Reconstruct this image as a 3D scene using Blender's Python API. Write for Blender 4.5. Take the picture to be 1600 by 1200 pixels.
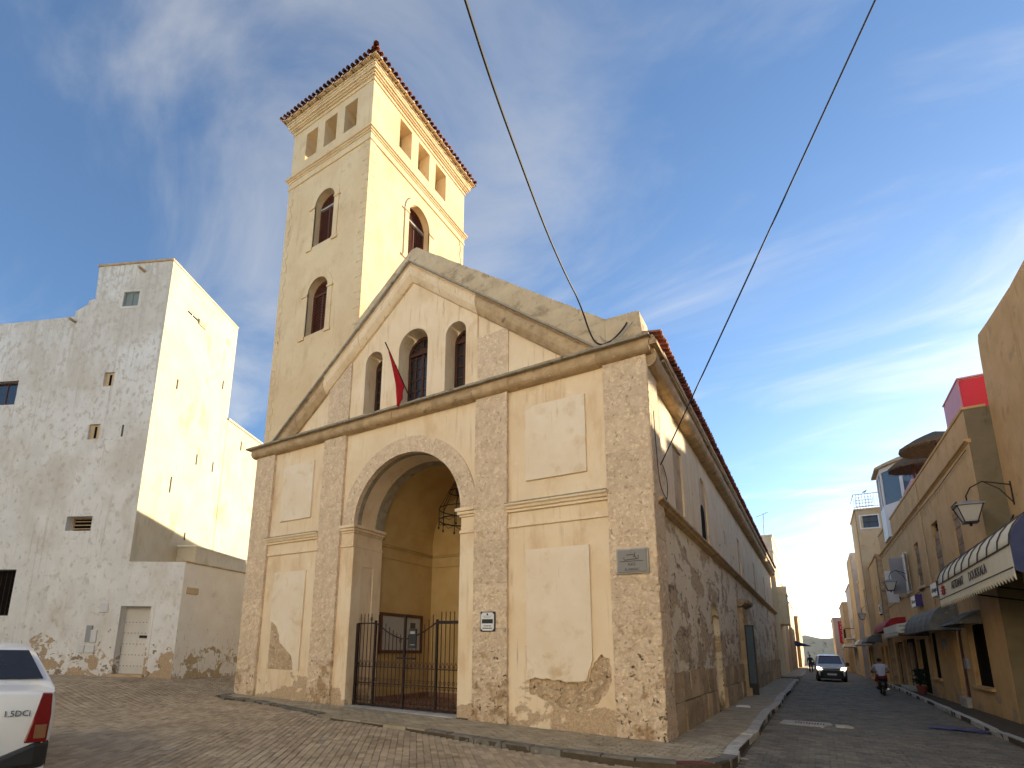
import bpy, bmesh, math, random
from mathutils import Vector, Matrix, noise
random.seed(7)
sc = bpy.context.scene
for o in list(bpy.data.objects):
    bpy.data.objects.remove(o)

# ------------------------------------------------------------------ camera
# solved from the church's vanishing points; X runs along the facade, Y along the nave, Z up
CF, CX, CY = 838.506, 726.214, 835.708
CR = Matrix(((0.84103712, -0.09744406, -0.53212894), (0.54069841, 0.18300122, 0.82106990), (0.01737186, -0.97827154, 0.20659867)))
CAM = Vector((2.59, -11.296, 1.70))
cd = bpy.data.cameras.new('camera')
cam = bpy.data.objects.new('camera', cd)
sc.collection.objects.link(cam)
cd.sensor_fit = 'HORIZONTAL'; cd.sensor_width = 36.0
cd.lens = CF / 1600 * 36.0
cd.shift_x = (800 - CX) / 1600; cd.shift_y = (CY - 600) / 1600
cd.clip_start = 0.05; cd.clip_end = 6000
rm = Matrix((CR.col[0], -CR.col[1], -CR.col[2])).transposed()
cam.matrix_world = Matrix.Translation(CAM) @ rm.to_4x4()
sc.camera = cam

# ------------------------------------------------------------------ world, sun, exposure
SUN_AZ, SUN_EL = math.radians(24), math.radians(8.6)      # azimuth from +Y towards +X
w = bpy.data.worlds.new('World'); sc.world = w; w.use_nodes = True
nt = w.node_tree; nt.nodes.clear()
def N(t, **k):
    n = nt.nodes.new(t)
    for a, v in k.items(): setattr(n, a, v)
    return n
def L(a, b): nt.links.new(a, b)
out = N('ShaderNodeOutputWorld'); bg = N('ShaderNodeBackground'); L(bg.outputs[0], out.inputs[0])
sky = N('ShaderNodeTexSky', sky_type='NISHITA', sun_disc=False)
sky.sun_elevation = SUN_EL; sky.sun_rotation = SUN_AZ; sky.altitude = 20
sky.air_density = 1.0; sky.dust_density = 0.42; sky.ozone_density = 4.0
tc = N('ShaderNodeTexCoord')
sep = N('ShaderNodeSeparateXYZ'); L(tc.outputs['Generated'], sep.inputs[0])
def MA(op, a, b=None, clamp=False):
    n = N('ShaderNodeMath', operation=op, use_clamp=clamp)
    for i, v in enumerate((a, b)):
        if v is None: continue
        if isinstance(v, (int, float)): n.inputs[i].default_value = v
        else: L(v, n.inputs[i])
    return n.outputs[0]
zz = MA('MAXIMUM', sep.outputs[2], 0.0); den = MA('ADD', zz, 0.18)
cu = MA('DIVIDE', sep.outputs[0], den); cv = MA('DIVIDE', sep.outputs[1], den)
comb = N('ShaderNodeCombineXYZ'); L(cu, comb.inputs[0]); L(cv, comb.inputs[1])
mp = N('ShaderNodeMapping'); L(comb.outputs[0], mp.inputs[0])
mp.inputs['Rotation'].default_value = (0, 0, math.radians(38)); mp.inputs['Scale'].default_value = (0.85, 1.5, 1)
n1 = N('ShaderNodeTexNoise'); L(mp.outputs[0], n1.inputs[0])
n1.inputs['Scale'].default_value = 1.5; n1.inputs['Detail'].default_value = 9; n1.inputs['Roughness'].default_value = 0.57; n1.inputs['Distortion'].default_value = 0.6
n2 = N('ShaderNodeTexNoise'); L(comb.outputs[0], n2.inputs[0])
n2.inputs['Scale'].default_value = 0.8; n2.inputs['Detail'].default_value = 3
mr = N('ShaderNodeMapRange'); mr.interpolation_type = 'SMOOTHSTEP'; L(n1.outputs[0], mr.inputs[0])
mr.inputs[1].default_value = 0.42; mr.inputs[2].default_value = 0.76
mr2 = N('ShaderNodeMapRange'); mr2.interpolation_type = 'SMOOTHSTEP'; L(n2.outputs[0], mr2.inputs[0])
mr2.inputs[1].default_value = 0.12; mr2.inputs[2].default_value = 0.52
cf = MA('MULTIPLY_ADD', MA('MULTIPLY', mr.outputs[0], mr2.outputs[0]), 0.72); nt.nodes[-1].inputs[2].default_value = 0.08
bw = N('ShaderNodeRGBToBW'); L(sky.outputs[0], bw.inputs[0])
lum = MA('MULTIPLY_ADD', bw.outputs[0], 1.15); nt.nodes[-1].inputs[2].default_value = 1.3
cc = N('ShaderNodeCombineColor')
for i, k in enumerate((0.95, 0.99, 1.06)): L(MA('MULTIPLY', lum, k), cc.inputs[i])
mx = N('ShaderNodeMix', data_type='RGBA'); L(cf, mx.inputs[0]); L(sky.outputs[0], mx.inputs[6]); L(cc.outputs[0], mx.inputs[7])
L(mx.outputs[2], bg.inputs[0]); bg.inputs[1].default_value = 0.084

sl = bpy.data.lights.new('sun', 'SUN'); sl.energy = 3.6; sl.angle = math.radians(0.55); sl.color = (1.0, 0.86, 0.60)
sun = bpy.data.objects.new('sun', sl); sc.collection.objects.link(sun)
sdir = Vector((math.sin(SUN_AZ) * math.cos(SUN_EL), math.cos(SUN_AZ) * math.cos(SUN_EL), math.sin(SUN_EL)))
sun.rotation_euler = (-sdir).to_track_quat('-Z', 'Y').to_euler(); sun.location = (30, 30, 40)
vs = sc.view_settings
vs.view_transform = 'Standard'; vs.look = 'None'; vs.exposure = 1.9; vs.gamma = 1.0; vs.use_curve_mapping = False
sc.cycles.max_bounces = 6; sc.cycles.diffuse_bounces = 4

# ------------------------------------------------------------------ pixel -> place
def ray(p): return CR @ Vector((p[0] - CX, p[1] - CY, CF))
def PX(p, ax, val):
    r = ray(p); t = (val - CAM[ax]) / r[ax]; return CAM + r * t
def PXP(p, p0, n):
    r = ray(p); t = (Vector(p0) - CAM).dot(n) / r.dot(n); return CAM + r * t

# ------------------------------------------------------------------ materials
MATS = {}
def nodes_of(name):
    m = bpy.data.materials.new(name); m.use_nodes = True
    t = m.node_tree; t.nodes.clear()
    o = t.nodes.new('ShaderNodeOutputMaterial'); b = t.nodes.new('ShaderNodeBsdfPrincipled')
    t.links.new(b.outputs[0], o.inputs[0]); MATS[name] = m
    return m, t, b
def rgb(c): return (c[0], c[1], c[2], 1)
def flat(name, c, rough=0.6, metal=0.0, spec=0.5, emit=None, es=1.0, alpha=None, trans=0, obj=False, vary=0.08):
    m, t, b = nodes_of(name)
    b.inputs['Roughness'].default_value = rough; b.inputs['Metallic'].default_value = metal
    b.inputs['Specular IOR Level'].default_value = spec
    tcn = t.nodes.new('ShaderNodeTexCoord'); nz = t.nodes.new('ShaderNodeTexNoise'); nz.inputs['Scale'].default_value = 3.5; nz.inputs['Detail'].default_value = 5
    t.links.new(tcn.outputs['Object'], nz.inputs[0])
    mxn = t.nodes.new('ShaderNodeMix'); mxn.data_type = 'RGBA'
    mxn.inputs[6].default_value = rgb([x * (1 - vary) for x in c]); mxn.inputs[7].default_value = rgb([min(1, x * (1 + vary)) for x in c])
    t.links.new(nz.outputs[0], mxn.inputs[0]); t.links.new(mxn.outputs[2], b.inputs['Base Color'])
    if emit: b.inputs['Emission Color'].default_value = rgb(emit); b.inputs['Emission Strength'].default_value = es
    if trans: b.inputs['Transmission Weight'].default_value = trans
    return m
def surf(name, c1, c2, scale=2.0, rough=0.9, bump=0.25, bscale=25, layers=(), rnd=0.0, voro=None, detail=6, bdist=0.02, stretch=(1, 1, 1), rcols=None):
    """c1/c2 mixed by noise; layers = (scale, lo, hi, colour, stretch, zbias(z0,z1,amount), bumpheight)"""
    m, t, b = nodes_of(name)
    b.inputs['Roughness'].default_value = rough; b.inputs['Specular IOR Level'].default_value = 0.25
    geo = t.nodes.new('ShaderNodeNewGeometry')
    def nn(ty, **k):
        n = t.nodes.new(ty)
        for a, v in k.items(): setattr(n, a, v)
        return n
    def lk(a, c): t.links.new(a, c)
    def noi(sca, det=6, st=(1, 1, 1), rough_=0.6, off=0.0, dist=0.0):
        mpn = nn('ShaderNodeMapping'); mpn.inputs['Scale'].default_value = st; mpn.inputs['Location'].default_value = (off, off * 1.7, off * .6)
        lk(geo.outputs['Position'], mpn.inputs[0])
        n = nn('ShaderNodeTexNoise'); n.inputs['Scale'].default_value = sca; n.inputs['Detail'].default_value = det
        n.inputs['Roughness'].default_value = rough_; n.inputs['Distortion'].default_value = dist
        lk(mpn.outputs[0], n.inputs[0]); return n.outputs[0]
    def mrange(v, lo, hi):
        r = nn('ShaderNodeMapRange'); r.interpolation_type = 'SMOOTHSTEP'; lk(v, r.inputs[0]); r.inputs[1].default_value = lo; r.inputs[2].default_value = hi; return r.outputs[0]
    def math_(op, a, c):
        n = nn('ShaderNodeMath', operation=op)
        for i, v in enumerate((a, c)):
            if isinstance(v, (int, float)): n.inputs[i].default_value = v
            else: lk(v, n.inputs[i])
        return n.outputs[0]
    def mix(f, a, c):
        n = nn('ShaderNodeMix', data_type='RGBA')
        if isinstance(f, (int, float)): n.inputs[0].default_value = f
        else: lk(f, n.inputs[0])
        for i, v in ((6, a), (7, c)):
            if isinstance(v, tuple): n.inputs[i].default_value = rgb(v)
            else: lk(v, n.inputs[i])
        return n.outputs[2]
    col = mix(mrange(noi(scale, detail, stretch), 0.3, 0.7), tuple(c1), tuple(c2))
    height = noi(bscale, 7, (1, 1, 1), 0.65)
    if voro:
        vt = nn('ShaderNodeTexVoronoi'); vt.inputs['Scale'].default_value = voro[0]; lk(geo.outputs['Position'], vt.inputs[0])
        vm = mrange(vt.outputs['Distance'], voro[1], voro[2])
        col = mix(vm, tuple(voro[3]), col)
        height = math_('ADD', height, math_('MULTIPLY', vm, voro[4]))
    for i, ly in enumerate(layers):
        sca, lo, hi, c = ly[:4]
        st = ly[4] if len(ly) > 4 else (1, 1, 1); zb = ly[5] if len(ly) > 5 else None; bh = ly[6] if len(ly) > 6 else 0.0
        v = noi(sca, 8, st, 0.62, 3.7 * (i + 1), 0.3)
        if zb:
            sp = nn('ShaderNodeSeparateXYZ'); lk(geo.outputs['Position'], sp.inputs[0])
            r = nn('ShaderNodeMapRange'); lk(sp.outputs[2], r.inputs[0]); r.inputs[1].default_value = zb[0]; r.inputs[2].default_value = zb[1]; r.inputs[3].default_value = zb[2]; r.inputs[4].default_value = 0.0
            v = math_('ADD', v, r.outputs[0])
        mk = mrange(v, lo, hi)
        if isinstance(c[0], (tuple, list)):
            c = mix(mrange(noi(14 + 3 * i, 6), 0.35, 0.65), tuple(c[0]), tuple(c[1]))
        else: c = tuple(c)
        col = mix(mk, col, c)
        if bh:
            height = math_('ADD', height, math_('MULTIPLY', mk, bh))
            if bh < 0:
                height = math_('ADD', height, math_('MULTIPLY', math_('MULTIPLY', noi(18, 6), mk), 1.3))
    if rnd:
        oi = nn('ShaderNodeObjectInfo')
        f = math_('FRACT', math_('ADD', geo.outputs['Random Per Island'], oi.outputs['Random']), 0.0)
        k = math_('ADD', math_('MULTIPLY', f, rnd * 2), 1 - rnd)
        hs = nn('ShaderNodeHueSaturation'); lk(k, hs.inputs['Value']); lk(col, hs.inputs['Color']); col = hs.outputs[0]
        if rcols:
            f2 = math_('FRACT', math_('MULTIPLY', f, 7.31), 0.0)
            col = mix(mrange(f2, rcols[0], rcols[0] + 0.02), col, tuple(rcols[1]))
    bp = nn('ShaderNodeBump'); bp.inputs['Strength'].default_value = bump; bp.inputs['Distance'].default_value = bdist
    lk(height, bp.inputs['Height']); lk(bp.outputs[0], b.inputs['Normal'])
    lk(col, b.inputs['Base Color'])
    return m

STONE = ((0.40, 0.30, 0.20), (0.58, 0.47, 0.35))
surf('plaster', (0.81, 0.63, 0.41), (0.88, 0.72, 0.51), 0.8, bump=0.28, bscale=18, layers=[
    (1.3, 0.50, 0.70, (0.73, 0.53, 0.315), (1, 1, 0.45)),
    (2.6, 0.60, 0.76, (0.92, 0.77, 0.56)),
    (4.5, 0.56, 0.74, (0.68, 0.50, 0.30), (2.2, 2.2, 0.14)),
    (3.0, 0.62, 0.80, (0.50, 0.35, 0.21), (2.6, 2.6, 0.2), (8.3, 6.9, 0.05)),
    (12, 0.66, 0.76, (0.60, 0.44, 0.27)),
    (0.9, 0.76, 0.80, ((0.46, 0.32, 0.19), (0.62, 0.46, 0.30)), (1, 1, 1.3), (0.1, 1.7, 0.34), -1.6)])
surf('panel_plaster', (0.82, 0.67, 0.485), (0.88, 0.755, 0.59), 0.9, bump=0.24, bscale=16, layers=[
    (1.8, 0.52, 0.72, (0.74, 0.565, 0.37)), (5.0, 0.60, 0.76, (0.66, 0.495, 0.32), (2, 2, 0.2)), (14, 0.68, 0.76, (0.56, 0.42, 0.28)), (1.1, 0.66, 0.80, (0.66, 0.48, 0.28), (1, 1, 1), (0.9, 2.4, 0.10)),
    (0.9, 0.80, 0.84, ((0.46, 0.32, 0.19), (0.60, 0.45, 0.29)), (1, 1, 1.3), (0.3, 2.0, 0.34), -1.6)])
surf('tower_plaster', (0.70, 0.52, 0.31), (0.77, 0.61, 0.385), 0.8, bump=0.3, bscale=12, layers=[
    (1.4, 0.52, 0.70, (0.64, 0.47, 0.275), (1, 1, 0.6)), (5.0, 0.60, 0.74, (0.58, 0.425, 0.255), (1.5, 1.5, 0.6)), (2.6, 0.58, 0.76, (0.56, 0.41, 0.245), (2.6, 2.6, 0.12)), (11, 0.66, 0.76, (0.52, 0.38, 0.23)), (3.0, 0.64, 0.76, (0.84, 0.69, 0.46))])
surf('stone', (0.68, 0.505, 0.335), (0.82, 0.645, 0.455), 4.0, bump=1.0, bscale=20, bdist=0.04, layers=[
    (13, 0.52, 0.64, (0.92, 0.735, 0.52)), (15, 0.58, 0.70, (0.52, 0.36, 0.215), (1, 1, 1), None, -1.0),
    (2.4, 0.60, 0.76, (0.64, 0.445, 0.26)), (9, 0.71, 0.77, (0.20, 0.125, 0.07), (1, 1, 1), (0.0, 3.6, 0.14), -1.4), (1.6, 0.64, 0.76, (0.47, 0.305, 0.165), (1, 1, 1), (0.0, 3.2, 0.16))], rnd=0.05)
surf('rubble', (0.50, 0.35, 0.21), (0.66, 0.49, 0.31), 5.0, bump=1.0, bscale=16, bdist=0.05, layers=[
    (11, 0.54, 0.64, (0.78, 0.61, 0.42)), (9, 0.60, 0.68, (0.25, 0.16, 0.09), (1, 1, 1), None, -1.4), (2.2, 0.58, 0.72, (0.41, 0.28, 0.165))])
surf('old_stone', (0.42, 0.29, 0.16), (0.58, 0.425, 0.255), 3.5, bump=0.6, bscale=20, bdist=0.03, layers=[
    (2.5, 0.58, 0.72, (0.22, 0.17, 0.11), (1, 1, 1)), (9, 0.66, 0.74, (0.14, 0.11, 0.08)), (5, 0.64, 0.74, (0.62, 0.52, 0.37))], rnd=0.08)
surf('lichen_plaster', (0.54, 0.42, 0.27), (0.64, 0.52, 0.35), 2.2, bump=0.45, bscale=14, bdist=0.03, layers=[
    (1.6, 0.50, 0.68, (0.36, 0.275, 0.175), (1, 1, 1.4)), (5, 0.60, 0.72, (0.20, 0.16, 0.11)), (2.6, 0.62, 0.74, (0.62, 0.52, 0.36)), (9, 0.68, 0.74, (0.60, 0.55, 0.45))])
surf('ledge', (0.30, 0.26, 0.20), (0.42, 0.37, 0.29), 5, bump=0.4, bscale=20, layers=[(9, 0.58, 0.68, (0.15, 0.13, 0.105)), (14, 0.66, 0.72, (0.55, 0.50, 0.42))])
surf('side_upper', (0.76, 0.61, 0.41), (0.84, 0.70, 0.50), 1.0, bump=0.25, bscale=18, layers=[
    (2.2, 0.50, 0.68, (0.64, 0.495, 0.32), (1, 1.6, 0.14)), (4, 0.58, 0.72, (0.48, 0.355, 0.22), (1, 1.8, 0.16)), (1.2, 0.62, 0.70, (0.54, 0.39, 0.24), (1, 0.5, 1)), (3, 0.66, 0.72, (0.36, 0.26, 0.16), (1, 0.6, 1), (5.0, 6.5, 0.08), -0.8)])
surf('bright_cream', (0.80, 0.68, 0.44), (0.87, 0.76, 0.54), 0.8, bump=0.2, bscale=10, layers=[(1.6, 0.58, 0.74, (0.70, 0.57, 0.36), (1, 1, 0.4)), (4, 0.64, 0.76, (0.60, 0.47, 0.29), (2, 2, 0.25))])
surf('side_lower', (0.84, 0.71, 0.51), (0.90, 0.79, 0.61), 1.2, bump=0.8, bscale=14, bdist=0.05, stretch=(1, 0.4, 1), layers=[
    (1.1, 0.53, 0.57, ((0.50, 0.365, 0.225), (0.72, 0.555, 0.375)), (1, 0.42, 1.0), (0, 5, 0.05), -1.8),
    (3.2, 0.60, 0.66, ((0.28, 0.195, 0.115), (0.48, 0.35, 0.22)), (1, 0.5, 1.0), (0.0, 4.5, 0.05), -1.4),
    (9.0, 0.64, 0.70, (0.20, 0.135, 0.08), (1, 0.5, 0.8), (0.0, 4.5, 0.04), -1.0),
    (1.4, 0.58, 0.72, (0.50, 0.38, 0.245), (1, 0.5, 0.5), (0.0, 2.6, 0.14))])
surf('side_stone', (0.40, 0.29, 0.18), (0.56, 0.425, 0.28), 1.8, bump=0.8, bscale=14, bdist=0.04, stretch=(1, 0.5, 1), layers=[
    (5, 0.58, 0.68, (0.24, 0.165, 0.10), (1, 0.5, 0.7)), (2.5, 0.60, 0.74, (0.66, 0.52, 0.36), (1, 0.5, 1)), (9, 0.64, 0.72, (0.16, 0.11, 0.07), (1, 0.6, 1), None, -1.0)], rnd=0.22)
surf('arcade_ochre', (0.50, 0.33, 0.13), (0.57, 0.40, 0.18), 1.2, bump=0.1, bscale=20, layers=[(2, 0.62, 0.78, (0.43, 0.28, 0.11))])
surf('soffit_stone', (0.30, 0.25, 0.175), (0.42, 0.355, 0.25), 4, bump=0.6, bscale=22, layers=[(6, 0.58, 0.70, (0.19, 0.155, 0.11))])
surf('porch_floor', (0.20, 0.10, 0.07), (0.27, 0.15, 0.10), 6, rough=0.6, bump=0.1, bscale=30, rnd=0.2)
surf('white_wall', (0.70, 0.68, 0.645), (0.79, 0.77, 0.735), 1.0, bump=0.35, bscale=16, layers=[
    (0.42, 0.46, 0.70, (0.61, 0.56, 0.49), (1, 1, 0.7), (17.0, 6.0, 0.13)),
    (2.0, 0.56, 0.68, (0.62, 0.575, 0.51), (1, 1, 0.8)),
    (5.0, 0.55, 0.72, (0.53, 0.475, 0.405), (1, 1, 0.75), (17.0, 4.0, 0.08)),
    (3.0, 0.56, 0.76, (0.52, 0.465, 0.40), (2.6, 2.6, 0.09), (17.0, 9.0, 0.08)),
    (13.0, 0.66, 0.74, (0.42, 0.37, 0.31), (1, 1, 0.6)),
    (2.2, 0.74, 0.77, ((0.20, 0.14, 0.095), (0.36, 0.28, 0.20)), (1, 1, 1.3), (0.5, 2.6, 0.24), -0.8),
    (1.5, 0.82, 0.845, ((0.36, 0.24, 0.14), (0.52, 0.40, 0.27)), (1, 1, 1.2), (0.5, 3.6, 0.38), -1.2)])
surf('cream_wall', (0.48, 0.42, 0.30), (0.56, 0.495, 0.37), 0.9, bump=0.25, bscale=14, layers=[
    (1.2, 0.54, 0.72, (0.41, 0.34, 0.22), (1, 1, 0.4)), (5, 0.60, 0.74, (0.34, 0.27, 0.17), (2, 2, 0.25)), (2.5, 0.64, 0.76, (0.60, 0.54, 0.41))])
surf('annex_wall', (0.82, 0.77, 0.67), (0.88, 0.84, 0.75), 1.3, bump=0.3, bscale=18, layers=[
    (2.6, 0.60, 0.72, (0.70, 0.64, 0.53), (1, 1, 0.5)), (1.4, 0.78, 0.81, ((0.42, 0.30, 0.16), (0.55, 0.43, 0.26)), (1, 1, 1.2), (0.5, 2.6, 0.34), -0.7),
    (8, 0.64, 0.72, (0.45, 0.40, 0.34), (1.5, 1.5, 0.4), (0.4, 2.4, 0.12))])
surf('bounce_white', (0.80, 0.76, 0.68), (0.86, 0.82, 0.75), 0.8, bump=0.2, bscale=14, layers=[(2, 0.6, 0.75, (0.70, 0.62, 0.48))])  # kept pale so the added houses behind the viewer bounce more sun
surf('ochre', (0.58, 0.37, 0.165), (0.66, 0.44, 0.215), 1.2, bump=0.28, bscale=14, layers=[
    (2.4, 0.56, 0.72, (0.50, 0.285, 0.11), (1, 1, 0.4)), (7, 0.62, 0.74, (0.42, 0.25, 0.11), (1.3, 1.3, 0.8)), (1.6, 0.62, 0.76, (0.68, 0.48, 0.26)), (2.2, 0.56, 0.76, (0.46, 0.285, 0.125), (1.8, 1.8, 0.25)), (1.1, 0.60, 0.68, (0.50, 0.33, 0.16)), (1.3, 0.74, 0.78, ((0.34, 0.25, 0.17), (0.5, 0.39, 0.27)), (1, 1, 1.3), (0.0, 2.2, 0.22), -0.8)])
surf('ochre_pale', (0.52, 0.38, 0.22), (0.60, 0.46, 0.29), 1.0, bump=0.25, bscale=14, layers=[(2.4, 0.58, 0.72, (0.42, 0.29, 0.16), (1, 1, 0.4)), (6, 0.66, 0.74, (0.34, 0.24, 0.14))])
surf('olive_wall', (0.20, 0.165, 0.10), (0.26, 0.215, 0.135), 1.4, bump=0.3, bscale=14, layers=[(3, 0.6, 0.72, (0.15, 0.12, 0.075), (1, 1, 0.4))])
surf('grey_wall', (0.42, 0.43, 0.45), (0.50, 0.51, 0.53), 0.8, bump=0.15, bscale=12, layers=[(2.5, 0.6, 0.75, (0.34, 0.345, 0.36), (1, 1, 0.4))])
surf('pale_wall', (0.60, 0.56, 0.50), (0.70, 0.66, 0.60), 0.9, bump=0.2, bscale=12, layers=[(2.2, 0.58, 0.74, (0.46, 0.41, 0.35), (1, 1, 0.4))])
surf('far_wall', (0.66, 0.55, 0.38), (0.74, 0.63, 0.46), 0.5, bump=0.2, bscale=6, layers=[(1, 0.56, 0.7, (0.33, 0.27, 0.18))])
surf('infill_brick', (0.26, 0.17, 0.10), (0.36, 0.26, 0.165), 5, bump=0.6, bscale=20, rnd=0.25, layers=[(7, 0.6, 0.72, (0.45, 0.35, 0.24))])
surf('paver', (0.36, 0.28, 0.185), (0.46, 0.365, 0.25), 1.1, rough=0.82, bump=0.4, bscale=55, bdist=0.008, rnd=0.20, layers=[
    (0.55, 0.54, 0.70, (0.28, 0.21, 0.135)), (3.0, 0.64, 0.74, (0.50, 0.415, 0.31)), (0.8, 0.62, 0.76, (0.42, 0.33, 0.22))], rcols=(0.985, (0.26, 0.24, 0.20)))
surf('road_paver', (0.145, 0.128, 0.098), (0.21, 0.187, 0.145), 1.4, rough=0.75, bump=0.45, bscale=45, bdist=0.01, rnd=0.22, layers=[
    (0.6, 0.54, 0.70, (0.105, 0.095, 0.075)), (3.2, 0.64, 0.74, (0.28, 0.255, 0.20))], rcols=(0.985, (0.22, 0.215, 0.20)))
surf('joint', (0.075, 0.058, 0.038), (0.11, 0.086, 0.058), 6, rough=0.95, bump=0.4, bscale=40)
surf('slab', (0.32, 0.265, 0.18), (0.42, 0.355, 0.25), 2.2, rough=0.8, bump=0.3, bscale=40, bdist=0.008, rnd=0.12, layers=[(1.2, 0.56, 0.7, (0.25, 0.205, 0.14)), (5, 0.66, 0.74, (0.40, 0.36, 0.29))])
surf('kerb', (0.42, 0.40, 0.36), (0.55, 0.53, 0.47), 5, rough=0.85, bump=0.5, bscale=22, rnd=0.12, layers=[(4, 0.58, 0.7, (0.28, 0.265, 0.23)), (16, 0.64, 0.72, (0.2, 0.185, 0.16))])
surf('dark_kerb', (0.13, 0.12, 0.10), (0.20, 0.185, 0.155), 5, rough=0.85, bump=0.5, bscale=22, rnd=0.15, layers=[(9, 0.62, 0.7, (0.30, 0.275, 0.23))])
surf('red_kerb', (0.13, 0.035, 0.03), (0.19, 0.06, 0.05), 7, rough=0.8, bump=0.5, bscale=22)
surf('tile', (0.30, 0.095, 0.055), (0.42, 0.155, 0.085), 7, rough=0.8, bump=0.4, bscale=30, rnd=0.28, layers=[(6, 0.6, 0.72, (0.16, 0.07, 0.05)), (10, 0.68, 0.75, (0.45, 0.36, 0.26))])
surf('dark_tile', (0.16, 0.055, 0.035), (0.25, 0.085, 0.05), 7, rough=0.8, bump=0.4, bscale=30, rnd=0.28, layers=[(6, 0.6, 0.72, (0.10, 0.045, 0.035))])
surf('dark_wood', (0.05, 0.02, 0.013), (0.085, 0.034, 0.022), 8, rough=0.6, bump=0.2, bscale=40, stretch=(3, 3, 0.6))
surf('wood', (0.085, 0.032, 0.02), (0.13, 0.052, 0.031), 8, rough=0.6, bump=0.2, bscale=40, stretch=(3, 3, 0.6))
surf('red_wood', (0.16, 0.055, 0.032), (0.23, 0.085, 0.05), 8, rough=0.6, bump=0.2, bscale=40, stretch=(3, 3, 0.6))
surf('iron', (0.018, 0.012, 0.010), (0.035, 0.022, 0.017), 12, rough=0.55, bump=0.2, bscale=60)
surf('rust_iron', (0.045, 0.022, 0.016), (0.075, 0.036, 0.024), 12, rough=0.65, bump=0.2, bscale=60)
surf('thatch', (0.10, 0.075, 0.05), (0.17, 0.13, 0.085), 9, bump=0.8, bscale=45, stretch=(1, 1, 4))
surf('canvas_cream', (0.85, 0.78, 0.58), (0.90, 0.85, 0.68), 1.5, rough=0.75, bump=0.15, bscale=12, stretch=(1, 6, 1), layers=[(3, 0.6, 0.75, (0.50, 0.43, 0.29), (1, 5, 0.6))])
surf('canvas_blue', (0.045, 0.06, 0.15), (0.075, 0.095, 0.20), 2, rough=0.7, bump=0.12, bscale=12)
surf('canvas_white', (0.74, 0.70, 0.60), (0.82, 0.78, 0.68), 2, rough=0.75, bump=0.12, bscale=12, layers=[(3, 0.6, 0.75, (0.5, 0.48, 0.43))])
surf('canvas_red', (0.30, 0.015, 0.02), (0.40, 0.03, 0.035), 3, rough=0.75, bump=0.15, bscale=10)
surf('shingle', (0.13, 0.135, 0.13), (0.20, 0.205, 0.195), 5, rough=0.85, bump=0.4, bscale=25, rnd=0.2, layers=[(6, 0.6, 0.7, (0.27, 0.265, 0.25))])
surf('grey_canvas', (0.15, 0.145, 0.13), (0.21, 0.205, 0.185), 3, rough=0.8, bump=0.25, bscale=12, layers=[(4, 0.56, 0.7, (0.30, 0.29, 0.265))])
surf('hill', (0.66, 0.58, 0.44), (0.74, 0.66, 0.52), 0.1, bump=0.2, bscale=2)
flat('flag_red', (0.60, 0.010, 0.02), 0.8)
flat('dark_glass', (0.025, 0.024, 0.026), 0.12, spec=0.6)
flat('sky_glass', (0.10, 0.14, 0.18), 0.05, spec=0.8)
flat('black_paint', (0.012, 0.011, 0.011), 0.5)
flat('void', (0.012, 0.009, 0.007), 0.95, spec=0.05)
flat('white_paint', (0.72, 0.72, 0.70), 0.5)
flat('car_white', (0.84, 0.845, 0.83), 0.25, spec=0.6, vary=0.03)
flat('bumper_black', (0.02, 0.02, 0.021), 0.55)
flat('lamp_red', (0.17, 0.006, 0.006), 0.15, spec=0.6)
flat('lamp_amber', (0.22, 0.11, 0.05), 0.2)
flat('headlamp', (0.9, 0.85, 0.7), 0.2, emit=(1.0, 0.86, 0.55), es=6.0)
flat('rubber', (0.015, 0.015, 0.015), 0.9)
flat('steel', (0.45, 0.45, 0.46), 0.35, metal=0.8)
flat('plaque_grey', (0.25, 0.235, 0.22), 0.6)
flat('plaque_ink', (0.07, 0.06, 0.055), 0.7)
flat('board_white', (0.42, 0.40, 0.37), 0.5)
flat('sign_white', (0.66, 0.66, 0.64), 0.4)
flat('sign_purple', (0.045, 0.02, 0.17), 0.5)
flat('red_panel', (0.55, 0.02, 0.05), 0.6)
flat('pink_panel', (0.60, 0.28, 0.33), 0.6)
flat('shutter_grey', (0.30, 0.30, 0.32), 0.7)
flat('ac_white', (0.62, 0.61, 0.59), 0.5)
flat('blue_paint', (0.08, 0.12, 0.30), 0.5)
flat('frosted', (0.55, 0.53, 0.48), 0.3)
flat('green_shutter', (0.20, 0.23, 0.215), 0.7)
flat('skin', (0.30, 0.17, 0.11), 0.6)
flat('shirt_pale', (0.50, 0.52, 0.60), 0.85)
flat('shorts_red', (0.20, 0.012, 0.014), 0.85)
flat('cloth_dark', (0.03, 0.03, 0.04), 0.85)
flat('hair_dark', (0.02, 0.016, 0.013), 0.8)
flat('leaf', (0.018, 0.032, 0.014), 0.7)
flat('terracotta', (0.22, 0.06, 0.05), 0.8)
flat('cable_black', (0.012, 0.012, 0.016), 0.7)
flat('cable_grey', (0.35, 0.34, 0.32), 0.7)
flat('paper_white', (0.75, 0.75, 0.74), 0.8)
flat('tarp_blue', (0.05, 0.05, 0.16), 0.5)
flat('brass', (0.40, 0.27, 0.10), 0.4, metal=0.6)
flat('emblem_red', (0.35, 0.05, 0.04), 0.6)

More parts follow.
